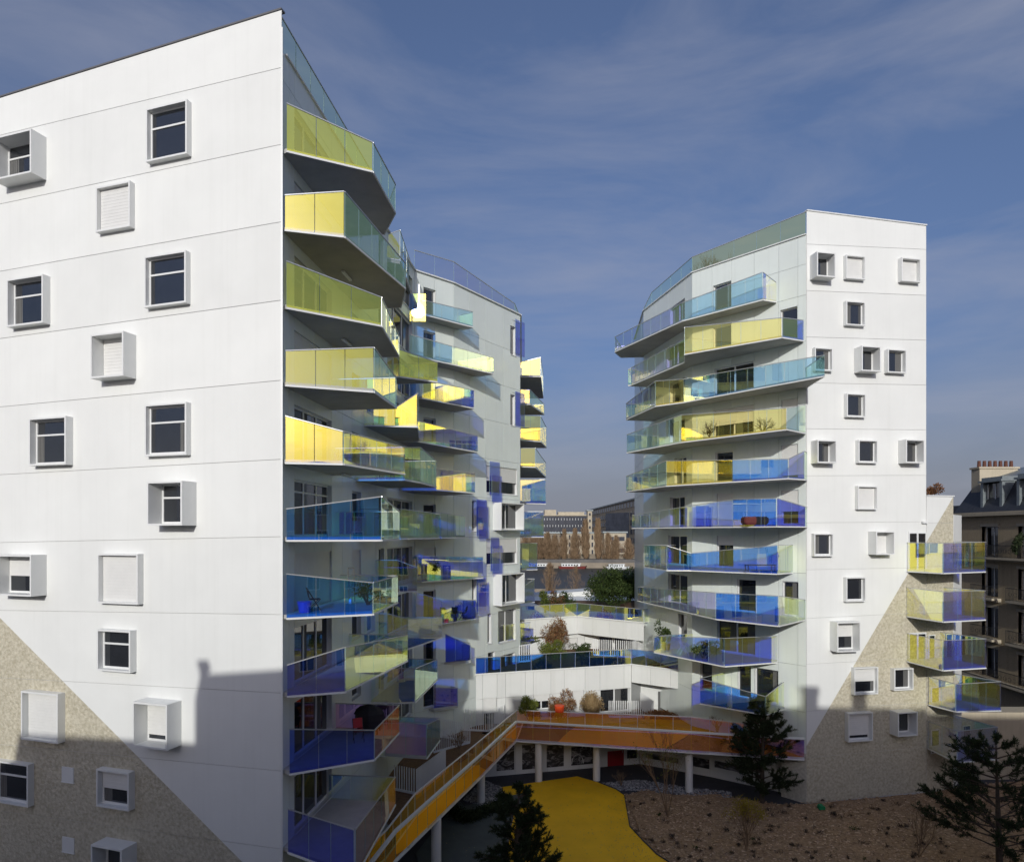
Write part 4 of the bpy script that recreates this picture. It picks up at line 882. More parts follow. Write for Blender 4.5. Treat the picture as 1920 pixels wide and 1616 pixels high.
def bare(name, label, c, h, spread, depth=5, mat='twig', r0=.05, leaves=None, nl=300, cat='shrub', group=None, n0=5, parts=True):
    c = Vector(c); t = thing(name, label, cat, c, group); mb = MB(); tips = []
    def grow(p, d, L, r, k):
        q = p+d*L; mb.cone(p, q, r, r*.65, 4 if k > 2 else 3); 
        if k == 0: tips.append(q); return
        for _ in range(random.choice((2,3)) if k > 1 else 2):
            nd = (d+rv(spread)+Vector((0,0,.12))).normalized(); grow(p+d*L*random.uniform(.55,1), nd, L*random.uniform(.62,.82), r*.62, k-1)
    for i in range(n0):
        d = (Vector((random.gauss(0,spread), random.gauss(0,spread), 1))).normalized(); grow(c, d, h*.3, r0, depth)
    mb.build('branches', M[mat], t)
    if leaves:
        lf = MB()
        for _ in range(nl): leaf(lf, random.choice(tips)+rv(.12), rv(), random.uniform(.04,.1), .04)
        lf.build('leaves', M[leaves], t)
    return t
def pine(label, c, h, r, seed, lean=(0,0), tiers=16, low=.12, dens=1.0, nl=.12):
    random.seed(seed); c = Vector(c); t = thing('pine_tree', label, 'pine tree', c); tr = MB(); nd = MB(); top = c+Vector((lean[0], lean[1], h))
    tr.cone(c-Vector((0,0,.1)), c+(top-c)*.5, .13*h/5, .08*h/5, 8); tr.cone(c+(top-c)*.5, top, .08*h/5, .02, 6)
    def tuft(p, d, L):
        d = d.normalized()
        for k in range(int(62*dens)):
            s = random.random(); q = p+d*L*s; e = (d*.9+rv(.55)).normalized(); leaf(nd, q, e, nl*random.uniform(.7,1.3), .019)
    for i in range(tiers):
        f = low+(1-low)*i/(tiers-1); base = c+(top-c)*f; R = r*max(0,1-f)**.7*(1.0 if f > .2 else .8)+.15
        for j in range(random.choice((5,6,7)) if f < .9 else 3):
            a = random.random()*6.28; L = R*random.uniform(.55,1.2); d = Vector((math.cos(a), math.sin(a), random.uniform(.05,.5))).normalized(); end = base+d*L+Vector((0,0,.12*L))
            tr.cone(base, end, .03*h/5, .012, 4)
            for m in range(int(5+L*8)):
                s = random.uniform(.3,1); p = base+(end-base)*s; e = (d+rv(.5)+Vector((0,0,.45))).normalized(); l2 = random.uniform(.18,.42)*min(1.2, .5+R*.5)
                tr.cone(p, p+e*l2, .012, .008, 3); tuft(p+e*l2*.25, e, l2*.9)
            tuft(end-d*.1, (d+Vector((0,0,.6))), .32)
    for _ in range(5): e = (Vector((random.gauss(0,.25), random.gauss(0,.25), 1))).normalized(); tuft(top-Vector((0,0,.3)), e, .6)
    tr.build('trunk', M['bark'], t); nd.build('needles', M['pine'], t); return t
x, y = onz(1415, 1490, 0); pine('dark pine tree in front of the right tower foot', (x, y-1.2, 0), 6.3, 2.5, 3, (.1,0), 17, .12, 1.0)
pine('dark pine tree at the bottom edge beside the yellow play surface', (X(962,28.5), 28.5, 0), 5.4, 1.9, 12, (.25,0), 14, .1, 1.2)
x, y = (X(1875, 31.5), 31.5); pine('big dark pine tree spreading over the bottom right corner', (x, y, 0), 6.6, 4.2, 21, (-.2,0), 12, .22, .7)
pine('small young pine low in the bottom right corner of the bed', (X(1780,27.5), 27.5, 0), 2.2, 1.3, 33, (0,0), 9, .05, .8)
random.seed(5)
shrub('evergreen_bush', 'large round dark evergreen bush on the upper roof terrace', (X(1147,66), 66, T1-.3), 2.35, 3.9, 'ever', 9000, .17, 'bush', blob=34)
shrub('evergreen_bush', 'dark shaded evergreen half hidden behind the round one', (X(1180,70), 70, T1), 1.8, 3.0, 'pine', 4000, .2, 'bush', blob=22)
for (px, lab, m) in ((1022,'olive green clipped shrub, left end of the upper terrace hedge','ygreen'),(1042,'rust tinged shrub in the middle of the upper terrace hedge','rust'),(1062,'green shrub, right end of the upper terrace hedge','ever')):
    shrub('terrace_shrub', lab, (X(px,60), 60, T1), .8, 1.9, [m, 'ever'], 1500, .11, group='shrubs on the upper terrace')
shrub('terrace_shrub', 'tall rust brown leafed shrub on the lower roof terrace', (X(1035,54), 54, T2), 1.15, 3.0, ['rust','straw'], 3200, .11)
shrub('terrace_shrub', 'green shrub at the foot of the rust brown one on the lower roof terrace', (X(1028,52.6), 52.6, T2), 1.1, 1.6, 'ygreen', 2200, .1)
shrub('terrace_shrub', 'low dark green shrub behind the lower terrace glass', (X(1090,52.8), 52.8, T2), .9, 1.2, 'ever', 1400, .1)
shrub('terrace_shrub', 'yellow green rounded bush in front of the podium windows, left of three', (X(997,46.6), 46.6, zdeck), .75, 2.0, 'ygreen', 3000, .1)
shrub('terrace_shrub', 'rust brown bush with red berries in front of the podium windows, middle of three', (X(1050,46.8), 46.8, zdeck), 1.0, 2.2, ['rust','straw'], 3500, .1)
grass_tuft('straw coloured feathery grass in front of the podium windows, right of three', (X(1109,47), 47, zdeck), .85, 2.2, 'straw', 1600)
tag(MB.build((lambda m: (m.cone((X(1049,45.9),45.9,Z(1334,45.9)), (X(1049,45.9),45.9,Z(1322,45.9)), .3, .34, 12), m)[1])(MB()), 'plant_pot', M['orangepot']), 'bright orange red pot before the rust brown bush', 'plant pot')
grass_tuft('dry brown tussock on the planted deck by the right fence', (X(1240,47.2), 47.2, zdeck), 1.3, .8, ['rust'], 1200)
bare('bare_shrub', 'leafless branching shrub beside the picket fence on the planted deck', (X(862,40.5), 40.5, zdeck), 2.0, .32, 4, r0=.03)
bare('bare_shrub', 'leafless shrub behind the orange walkway glass', (X(1215,45.9), 45.9, zdeck), 1.7, .34, 4, r0=.03)
bare('bare_shrub', 'leafless shrub in the angle of the deck near the right tower', (X(1345,44.5), 44.5, zdeck), 1.9, .34, 4, r0=.03)
bare('young_tree', 'slender young tree with sparse yellow leaves, left in the mulch bed', (X(1252,38.2), 38.2, 0), 5.0, .2, 5, leaves='ygreen', nl=420, r0=.035, cat='tree', n0=4)
bare('young_tree', 'golden leafed young shrub in the middle of the mulch bed', (X(1400,34.2), 34.2, 0), 3.0, .2, 5, leaves='gold', nl=1500, r0=.03, cat='tree', n0=6)
bare('young_tree', 'reddish bare young tree before the rough wall, right in the mulch bed', (X(1722,33.5), 33.5, 0), 3.2, .26, 5, r0=.03, cat='tree', n0=5)
bare('bare_shrub', 'small leafless shrub in the dark corner under the walkway', (X(1165,43), 43, 0), 1.3, .3, 4, r0=.02)
bare('roof_shrub', 'leafless shrub sticking up behind the right tower roof glass', (X(1325,48), 48, CZ+17.6), 3.0, .27, 4, mat='bark', r0=.035)
bare('roof_shrub', 'second leafless shrub on the right tower roof, nearer the corner', (X(1350,47.5), 47.5, CZ+17.6), 2.8, .25, 4, mat='bark', r0=.03)
shrub('roof_shrub', 'small brown bush on the low roof right of the right tower', (X(1746,46), 46, Z(932,46)), .7, .9, 'rust', 700, .1)
bare('roof_shrub', 'dark leafy plant hanging at the end of the left tower roof terrace', (X(1180,1), 55, CZ+8.8) if False else (X(1203,56), 56, CZ+11.6), 1.6, .3, 4, mat='bark', r0=.03)
# hedge and tufts
mb = MB(); hp = gp([(842,1520),(872,1543),(905,1532),(945,1512)])
t = thing('low_hedge', 'low dark hedge edging the grey footpath in the shade of the walkway', 'hedge', (*hp[0], 0))
for i in range(len(hp)-1):
    a, b = Vector(hp[i]), Vector(hp[i+1])
    for _ in range(1800): p = a+(b-a)*random.random(); leaf(mb, Vector((p.x, p.y, 0))+Vector((random.gauss(0,.18), random.gauss(0,.18), random.uniform(.02,.6))), rv(), .1, .05)
mb.build('foliage', M['pine'], t)
mb = MB(); mg = MB()
cnt = 0
while cnt < 230:
    yy = random.uniform(27, 40.5); xx = random.uniform(6, 30)
    if not MIN(xx, yy): cnt += .05; continue
    cnt += 1; r = random.choice((.08,.12,.16,.22,.34)); tgt = mg if (random.random() < .12) else mb
    for _ in range(random.randint(25, 90)): a = random.random()*6.28; q_ = r*random.random(); leaf(tgt, Vector((xx, yy, MH(xx,yy)))+Vector((math.cos(a)*q_, math.sin(a)*q_*.8, random.random()*.12)), rv()+Vector((math.cos(a)*.6, math.sin(a)*.6, random.uniform(.2,1.8))), random.uniform(.04,.13), random.uniform(.012,.03))
mb.build('ground_plants', M['bark'], kind='stuff'); mg.build('ground_plants', M['ever'], kind='stuff')
tag(MB.build((lambda m: (m.box(X(1535,39.2), X(1546,39.2), 39.1, 39.4, .1, .28), m.box(X(1537,39.2), X(1544,39.2), 39.05, 39.45, .28, .33), m)[2])(MB()), 'utility_box', M['greenp']), 'small green box on the ground at the foot of the right tower', 'box')

lt = MB()
for _ in range(1500):
    x, y = random.uniform(-4, 14), random.uniform(27, 46)
    if random.random() < .5: x, y = random.gauss(7.2, 1.6), random.gauss(36, 3.5)
    a = random.random()*6.28; L = random.uniform(.02,.05); u = Vector((math.cos(a), math.sin(a), random.uniform(-.2,.2)))*L; v = Vector((-math.sin(a), math.cos(a), random.uniform(-.3,.3)))*L*.6; c = Vector((x, y, .05)); lt.face([c-u, c-v, c+u, c+v])
lt.build('fallen_leaves', M['straw'], kind='stuff')
ed = MB()
ei = [YEL[i] for i in range(2, 13)]
for i in range(len(ei)-1): ed.bar((*ei[i], .04), (*ei[i+1], .04), .05, .08)
ed.build('edging_strip', M['asphalt'], kind='structure')
# ------------------------------------------------------------------ things on the balconies
def folding_chair(label, c, rz, mat):
    t = thing('folding_chair', label, 'chair', c); c = Vector(c); u = Vector((math.cos(rz), math.sin(rz), 0)); v = Vector((-u.y, u.x, 0)); z = Vector((0,0,1))
    m = MB(); m.hexa([c+u*a+v*b+z*.43 for a, b in ((-.2,-.2),(.2,-.2),(.2,.2),(-.2,.2))], [c+u*a+v*b+z*.46 for a, b in ((-.2,-.2),(.2,-.2),(.2,.2),(-.2,.2))]); m.build('seat', M[mat], t)
    m = MB(); m.hexa([c+u*-.22+v*b+z*.5+u*a for a, b in ((0,-.2),(.02,-.2),(.02,.2),(0,.2))], [c+u*-.3+v*b+z*.88+u*a for a, b in ((0,-.2),(.02,-.2),(.02,.2),(0,.2))]); m.build('backrest', M[mat], t)
    for s in (-1, 1):
        m = MB(); m.bar(c+v*.2*s-u*.3+z*.88, c+v*.2*s+u*.22, .025); m.build('leg', M['iron'], t)
        m = MB(); m.bar(c+v*.18*s+u*.18+z*.44, c+v*.18*s-u*.24, .025); m.build('leg', M['iron'], t)
def table(label, c, w, d, h, mat='iron'):
    t = thing('table', label, 'table', c); x, y, z = c; m = MB(); m.box(x-w/2, x+w/2, y-d/2, y+d/2, z+h-.04, z+h); m.build('table_top', M[mat], t)
    for a in (-1,1):
        for b in (-1,1): m = MB(); m.bar((x+a*(w/2-.05), y+b*(d/2-.05), z), (x+a*(w/2-.05), y+b*(d/2-.05), z+h-.04), .04); m.build('leg', M['iron'], t)
z8 = CZ+S[8]+.17
t = thing('covered_barbecue', 'bulky barbecue under a black cover on the lower left balcony', 'barbecue', (X(690,28.6), 28.6, z8))
m = MB(); bx, by = X(690,28.6), 28.6
prof = [(.0,.55),(.35,.62),(.62,.6),(.8,.5),(.95,.3),(1.0,.1)]
for i in range(len(prof)-1):
    (h0,r0),(h1,r1) = prof[i], prof[i+1]; m.hexa([(bx+r0*math.cos(a*.785+.2)*(1+.16*math.sin(a*2.7+h0*3)), by+r0*.7*math.sin(a*.785+.2), z8+.2+h0) for a in range(8)], [(bx+r1*math.cos(a*.785+.2)*(1+.16*math.sin(a*2.7+h0*3)), by+r1*.7*math.sin(a*.785+.2), z8+.2+h1) for a in range(8)])
m.build('cover', M['fabric'], t)
for sx, sy in ((-.45,-.3),(.45,-.3),(.45,.3),(-.45,.3)): m = MB(); m.bar((bx+sx, by+sy, z8), (bx+sx, by+sy, z8+.25), .04); m.build('leg', M['iron'], t)
folding_chair('red folding chair leaning by the covered barbecue', (X(672,27.4), 27.4, z8), -1.2, 'red')
table('narrow dark table at the back of the lower left balcony', (X(716,30.0), 30.0, z8), .5, .7, .75)
z6 = CZ+S[6]+.17
folding_chair('dark chair on the left balcony with blue glass above the shade line', (X(590,25.3), 25.3, z6), .4, 'fabric')
tag(MB.build((lambda m: (m.cone((X(571,24.8),24.8,z6), (X(571,24.8),24.8,z6+.4), .2, .26, 14), m.bar((X(571,24.8)-.27,24.8,z6+.4),(X(571,24.8)+.27,24.8,z6+.4),.02), m)[2])(MB()), 'bucket', M['bluep']), 'blue bucket by the glass of a left tower balcony', 'bucket')
shrub('potted_plant', 'flowering plant with red bloom at the right end of a left tower balcony', (X(690,27.4), 27.4, z6), .5, .95, ['ever','rust'], 700, .08, 'plant')
t = thing('hand_trolley', 'tall folded trolley leaning at the wall of the left balcony', 'trolley', (X(662,27.6), 27.6, z6)); m = MB(); px_, py_ = X(660,27.6), 27.6
m.bar((px_-.12,py_,z6+.12),(px_-.2,py_+.15,z6+1.5),.03); m.bar((px_+.12,py_,z6+.12),(px_+.05,py_+.15,z6+1.5),.03); m.bar((px_-.2,py_+.15,z6+1.5),(px_+.05,py_+.15,z6+1.5),.03); m.build('frame', M['iron'], t)
m = MB(); m.bar((px_-.1,py_-.02,z6+.13),(px_+.0,py_-.02,z6+.13),.24,.24,n=12); m.build('wheel', M['frame'], t)
r5 = CZ+RS[5]+.17
t = thing('lounge_pouf', 'dark red upholstered pouf on the right tower balcony at eye level', 'pouf', (X(1415,40), 40, r5)); m = MB()
for i, (h0, w0, h1, w1) in enumerate(((0,.62,.12,.72),(.12,.72,.38,.74),(.38,.74,.48,.64))):
    m.hexa([(X(1415,40)+w0*a, 40+w0*.5*b, r5+h0) for a, b in ((-1,-.8),(-.9,-1),(.9,-1),(1,-.8),(1,.8),(.9,1),(-.9,1),(-1,.8))], [(X(1415,40)+w1*a, 40+w1*.5*b, r5+h1) for a, b in ((-1,-.8),(-.9,-1),(.9,-1),(1,-.8),(1,.8),(.9,1),(-.9,1),(-1,.8))])
m.build('cushion', M['maroon'], t)
z = CZ+RS[8]+.17
shrub('potted_plant', 'tall green potted plant at the left end of a right tower balcony', (X(1245,46), 46, z), .45, 1.9, 'ever', 1200, .1, 'plant')
tag(MB.build((lambda m: (m.cone((X(1250,45.2),45.2,z), (X(1250,45.2),45.2,z+.42), .2, .27, 12), m)[1])(MB()), 'plant_pot', M['orangepot']), 'orange pot at the foot of the tall plant on the right tower balcony', 'plant pot')
shrub('potted_plant', 'bushy plants in the middle of a right tower balcony behind blue glass', (X(1320,42.2), 42.2, z), .9, 1.0, ['ever','ygreen'], 1600, .09, 'plant')
m = MB(); bx, by = X(1280,43.6), 43.6
t = thing('drying_rack', 'white folding drying rack on the right tower balcony', 'drying rack', (bx, by, z))
for s in (-.35,.35): m.bar((bx-.3,by+s,z),(bx+.3,by+s,z+1),.025); m.bar((bx+.3,by+s,z),(bx-.3,by+s,z+1),.025)
m.build('rack_frame', M['frame'], t); m = MB()
for k in range(6): m.bar((bx-.3+.12*k,by-.35,z+1.0),(bx-.3+.12*k,by+.35,z+1.0),.015)
m.build('rails', M['frame'], t)
table('low dark table on the right tower balcony with turquoise glass', (X(1425,40.3), 40.3, CZ+RS[6]+.17), 1.7, .6, .4)
z7 = CZ+S[7]+.17
for i, px in enumerate((835,850,868)):
    folding_chair(('dark chair, left one of three on the cluttered rear tower balcony','dark chair, middle one of three on the cluttered rear tower balcony','dark chair, right one of three on the cluttered rear tower balcony')[i], (X(px,44.0+.25*i), 44.0+.25*i, z7), 1+i, 'fabric')
shrub('potted_plant', 'leafy potted plant behind the yellow green glass of the rear tower', (X(812,43), 43, CZ+S[6]+.17), .45, 1.3, ['ever','ygreen'], 900, .1, 'plant')
# thorny branches in front of a high right tower balcony
bare('balcony_shrub', 'tangled bare shrubs filling the upper right tower balcony', (X(1330,42.6), 42.6, CZ+RS[3]+.17), 1.5, .6, 4, mat='bark', r0=.03, n0=8)
bare('balcony_shrub', 'tangled bare shrubs at the corner of the upper right tower balcony', (X(1430,40.2), 40.2, CZ+RS[3]+.17), 1.4, .6, 4, mat='bark', r0=.03, n0=8)

# ------------------------------------------------------------------ old building on the right
hb = thing('old_apartment_house', 'old buff brick house with slate mansard roof and iron balconies at the right edge', 'building', (38.2, 54, 0))
fH = Face((38.2, 30), (38.2, 57.5), (0, 45)); XH = 38.2
zc = CZ+1.4
wins = []
cols_ = [(54.2,52.4),(50.3,48.8),(46.5,45),(42.5,41)]
for k in range(4):
    zt_ = CZ+.55-3.22*k
    for (a, b) in cols_: wins.append((a, b, zt_-2.35, zt_))
holes = [(b-30, a-30, z0, z1) for a, b, z0, z1 in wins]
zl = [0, 3.5]+[CZ+1.4-3.22*k for k in range(4,0,-1) if CZ+1.4-3.22*k > 3.6]+[zc]
clad_wall(hb, fH, [0, 6, 12, 18, 22, fH.L], sorted(set(zl)), holes, M['brick'], gap=.0, th=.25, name='brick_wall')
for (b, a, z0, z1) in holes:
    pass
for (u0, u1, z0, z1) in holes:
    mb = MB()
    for (p, q) in ((u0-.0, u0+.001), (u1-.001, u1)): pass
    mb.face([fH.pt(u0,z0,0), fH.pt(u0,z1,0), fH.pt(u0,z1,-.45), fH.pt(u0,z0,-.45)]); mb.face([fH.pt(u1,z0,0), fH.pt(u1,z1,0), fH.pt(u1,z1,-.45), fH.pt(u1,z0,-.45)]); mb.face([fH.pt(u0,z1,0), fH.pt(u1,z1,0), fH.pt(u1,z1,-.45), fH.pt(u0,z1,-.45)])
    fH.box(mb, u0-.12, u1+.12, z1, z1+.22, -.01, .06)
    w = mb.build('window', M['stone'], hb)
    fr = MB(); m_ = (u0+u1)/2
    for c in (u0+.04, m_, u1-.04): fH.box(fr, c-.04, c+.04, z0, z1, -.42, -.36)
    fH.box(fr, u0, u1, z1-.08, z1, -.42, -.355); fr.build('window_frame', M['frame'], w)
    for p, q in ((u0+.08, m_-.04), (m_+.04, u1-.08)): g = MB(); fH.box(g, p, q, z0, z1-.08, -.41, -.39); g.build('pane', M['wglass'], w)
for k in range(4):
    zf = CZ+.55-3.22*k-2.42
    if zf < 1: continue
    if k in (0, 3): u0, u1 = 8, 25.5; runs = [(u0, u1)]
    else: runs = [(b-30-.35, a-30+.35) for a, b in cols_]
    for (u0, u1) in runs:
        mb = MB(); fH.box(mb, u0, u1, zf-.16, zf, 0, .75); fH.box(mb, u0, u1, zf-.3, zf-.16, 0, .4); bo = mb.build('balcony', M['stone'], hb)
        r = MB(); r.bar(fH.pt(u0, zf+.95, .7), fH.pt(u1, zf+.95, .7), .04); r.bar(fH.pt(u0, zf+.08, .7), fH.pt(u1, zf+.08, .7), .03); n = int((u1-u0)/.13)
        for i in range(n+1): u = u0+(u1-u0)*i/n; r.bar(fH.pt(u, zf, .7), fH.pt(u, zf+.95, .7), .018)
        for e in (u0, u1): r.bar(fH.pt(e, zf+.95, 0), fH.pt(e, zf+.95, .7), .03)
        for i in range(int((u1-u0)/.5)): 
            c = u0+.25+.5*i
            for s in range(8): t0, t1 = s*.785, (s+1)*.785; r.bar(fH.pt(c+.16*math.cos(t0), zf+.5+.16*math.sin(t0), .7), fH.pt(c+.16*math.cos(t1), zf+.5+.16*math.sin(t1), .7), .014)
        r.build('iron_railing', M['iron'], bo)
mb = MB(); fH.box(mb, 0, fH.L, zc, zc+.22, -.2, .4); fH.box(mb, 0, fH.L, zc+.22, zc+.32, -.2, .3); mb.build('cornice', M['stone'], hb)
mb = MB(); 
P0 = [fH.pt(0,zc+.32,.1), fH.pt(fH.L,zc+.32,.1), fH.pt(fH.L,zc+.32,-12), fH.pt(0,zc+.32,-12)]; P1 = [fH.pt(0,zc+3.0,-1.3), fH.pt(fH.L-.9,zc+3.0,-1.3), fH.pt(fH.L-.9,zc+3.0,-12), fH.pt(0,zc+3.0,-12)]
mb.hexa(P0, P1); mb.hexa(P1, [fH.pt(0,zc+4.2,-5), fH.pt(fH.L-.9,zc+4.2,-5), fH.pt(fH.L-.9,zc+4.2,-8), fH.pt(0,zc+4.2,-8)], 1); mb.build('mansard_roof', [M['slate'], M['zinc']], hb)
for (a, b) in cols_:
    u0, u1 = b-30, a-30; mb = MB(); fH.box(mb, u0-.3, u0-.02, zc+.33, zc+2.7, -1.6, -.1); fH.box(mb, u1+.02, u1+.3, zc+.33, zc+2.7, -1.6, -.1); fH.box(mb, u0-.4, u1+.4, zc+2.7, zc+2.85, -1.7, .05); fH.box(mb, u0-.25, u1+.25, zc+2.85, zc+3.1, -1.7, -.15)
    d = mb.build('dormer', M['zinc'], hb); g = MB(); m_ = (u0+u1)/2
    fH.box(g, u0, u1, zc+.4, zc+2.6, -.55, -.5); g.build('pane', M['wglass'], d)
    g = MB(); [fH.box(g, c-.05, c+.05, zc+.4, zc+2.6, -.5, -.44) for c in (u0+.05, m_, u1-.05)]; g.build('window_frame', M['frame'], d)
mb = MB(); mb.box(39.0, 42.2, 55.6, 56.6, zc+2, CZ+5.4); mb.box(38.9, 42.3, 55.5, 56.7, CZ+5.4, CZ+5.55); ch = mb.build('chimney', M['stone'], hb)
for k in range(7): m = MB(); cx = 39.3+k*.45; m.cone((cx,56.1,CZ+5.55),(cx,56.1,CZ+6.1),.15,.12,8); m.build('chimney_pot', M['terra'], ch)
mb = MB(); mb.box(38.65, 60, 30, 57.4, 0, zc); mb.box(38.21, 60, 57.41, 57.8, 0, zc); mb.build('house_body', M['brick'], hb)
random.seed(9)
shrub('potted_plant', 'dark climbing plant on the upper iron balcony of the old brick house', (37.7, 49.6, CZ+.55-2.42), .4, 2.0, 'pine', 900, .12, 'plant')
mb = MB(); mb.box(30.5, 38.1, 45.5, 47, 0, CZ-12.2); mb.box(31, 38.2, 44.2, 45.5, 0, .8)
tag(mb.build('yard_wall', M['stone']), 'low stone yard wall between the right tower and the old house', 'wall')

# ------------------------------------------------------------------ far bank
def far_building(label, px0, px1, Y0, Y1, ytop0, depth, rows, cols, mat, name='office_building', zbase=1.2, wmat='wglass', roof='zinc', wl=(.55,.5), cap=True, penthouse=False):
    p, q = (X(px0, Y0), Y0), (X(px1, Y1), Y1); zt = Z(ytop0, Y0); t = thing(name, label, 'building', (*p, zbase)); fc = Face(p, q)
    mb = MB(); a, b = Vector(p), Vector(q); n = fc.n; mb.prism([tuple(a), tuple(b), tuple(b-n*depth), tuple(a-n*depth)], zbase, zt); mb.build('wall', mat, t)
    if cap: mb = MB(); fc.box(mb, -1, fc.L+1, zt, zt+1.0, -depth, .8); mb.build('roof', M[roof], t)
    if penthouse: mb = MB(); fc.box(mb, 2, fc.L*.3, zt+1, zt+6, -depth*.7, -6); fc.box(mb, fc.L*.35, fc.L-3, zt+1, zt+4, -depth*.7, -8); mb.build('penthouse', M['stone'], t)
    me = None; h = (zt-zbase)/rows; w = fc.L/cols
    for i in range(rows):
        for j in range(cols):
            m = MB(); u0, z0 = w*(j+.5-wl[0]/2), zbase+h*(i+.5-wl[1]/2); fc.box(m, u0, u0+w*wl[0], z0, z0+h*wl[1], .02, .3)
            if me is None: o = m.build('window', M[wmat], t); me = o.data; o0 = WO[o.name]; base = fc.pt(u0, z0)
            else:
                o = bpy.data.objects.new('window', me); reg(o, o0+(fc.pt(u0, z0)-base), t)
    return t
far_building('long dark glazed office block on the far river bank, left', 1018, 1103, 640, 640, 967, 30, 5, 16, M['darkf'], wmat='boat', wl=(.12,.3), roof='stone', penthouse=True)
far_building('long stone ministry building with stepped roof receding on the far bank', 1104, 1215, 726, 440, 957.5, 30, 6, 24, M['stone2'], wmat='darkf', wl=(.6,.55))
far_building('dark glass pavilion in front of the ministry building', 1136, 1188, 520, 500, 962, 16, 6, 7, M['darkf'], wmat='darkf', wl=(.7,.6), cap=False)
far_building('pale stone building end of the ministry with light roof edge', 1102, 1110, 600, 600, 958, 10, 6, 1, M['stone'], wmat='darkf', wl=(.4,.4))
far_building('low pale stone building with hipped grey roof behind the bare trees', 1055, 1132, 450, 450, 1000, 20, 3, 9, M['stone'], wmat='darkf', wl=(.35,.6))
far_building('square pale stone block with two glazed bays near the boat', 1133, 1174, 440, 440, 999, 18, 2, 2, M['stone'], wmat='darkf', wl=(.7,.35))
far_building('low stone warehouse on the far bank, left edge of the gap', 970, 1054, 460, 460, 1000, 18, 3, 12, M['stone2'], wmat='darkf', wl=(.4,.5))
far_building('brown brick block on the horizon at the far left of the gap', 972, 1018, 700, 700, 972, 20, 4, 8, M['stone2'], wmat='darkf', wl=(.4,.5))
mb = MB(); mb.box(-2500, 2500, 385.2, 386.5, -6, -.6); mb.box(-2500, 2500, 386.5, 400, -6, -.62); mb.box(-2500, 2500, 400, 401, -1, 4.0); mb.build('far_quay', M['stone2'], kind='structure')
for (a, b, yt, yb, Y) in ((1134,1172,1048,1058,399.6),(1098,1120,1050,1060,399.6),(1178,1196,1047,1056,399.6)):
    mb = MB(); mb.box(X(a,Y), X(b,Y), Y-.6, Y, Z(yb,Y), Z(yt,Y)); mb.box(X(a,Y), X(b,Y), Y-.9, Y-.3, Z(yt,Y), Z(yt,Y)+.4)
    tag(mb.build('quay_shed', M['stone']), {1134: 'wide pale stone shed on the far quay above the white boat', 1098: 'small pale stone shed on the far quay left of the white boat', 1178: 'small pale shed on the far quay beside the right tower edge'}[a], 'shed')
def bare_far(c, h, r, seed, group, label, mat='twig', n=900):
    random.seed(seed); t = thing('bare_tree', label, 'tree', c, group); c = Vector(c); tr = MB(); tr.cone(c, c+Vector((0,0,h*.8)), h*.018, h*.005, 5); tr.build('trunk', M['bark'], t); mb = MB()
    lump = [(random.uniform(.1,.9), random.uniform(0,6.28), random.uniform(.5,1.35)) for _ in range(9)]; hk = random.uniform(.88,1.06)
    for _ in range(n):
        f = random.uniform(.08,1); R = r*math.sin(min(1, f*1.15)*math.pi)**.6*1.0 if f < .87 else r*.4*(1-f)/.13+.3
        a = random.random()*6.28; s = random.random(); lf_, la_, lr_ = min(lump, key=lambda q: abs(q[0]-f)+.25*abs(math.cos(q[1]-a)-1)); R *= lr_*(1+.25*math.sin(f*23+la_)); p = c+Vector((math.cos(a)*R*s*.8, math.sin(a)*R*s*.8, h*hk*f*.93)); d = Vector((math.cos(a)*.35, math.sin(a)*.35, 1)).normalized(); L = h*random.uniform(.05,.13); w = h*.0035
        x = Vector((random.gauss(0,1), random.gauss(0,1), 0)).normalized()*w; mb.face([p-x, p+x, p+d*L+x*.4, p+d*L-x*.4])
    mb.build('crown', M[mat], t)
tl = ['bare tree on the far quay, number of its row hidden']
names_ = ['leftmost bare tree of the far quay row, at the tower edge','bare tree on the far quay, second from the left tower','bushy bare tree on the far quay before the low warehouse','tall bare tree on the far quay where the dark office block starts','slim bare tree on the far quay under the middle of the dark office block','tall bare poplar on the far quay left of the hipped roof','bare poplar on the far quay in front of the hipped roof','tallest bare poplar on the far quay under the pale end wall','second tall bare poplar on the far quay before the dark pavilion','broad bare tree on the far quay before the square stone block','thin bare tree on the far quay right of the square stone block','low bare tree on the far quay near the right tower']
for i, (px, yt) in enumerate(((985,1000),(1000,997),(1013,996),(1027,992),(1040,997),(1058,993),(1078,991),(1098,975),(1121,973),(1140,995),(1155,1003),(1178,1005))):
    Y = 395; zt = Z(yt, Y); bare_far((X(px,Y), Y, -.6), zt+.6, 5.4 if i not in (7,8,5) else 3.4, 50+i, 'bare trees along the far quay', names_[i], n=3800)
bare_far((X(1030,178), 178, 0), 9.5, 3.2, 90, None, 'bare tree on the near bank rising in front of the river, left', n=1500)
bare_far((X(1080,182), 182, 0), 7.5, 3.0, 91, None, 'small bare tree on the near bank right of the other one', n=900)
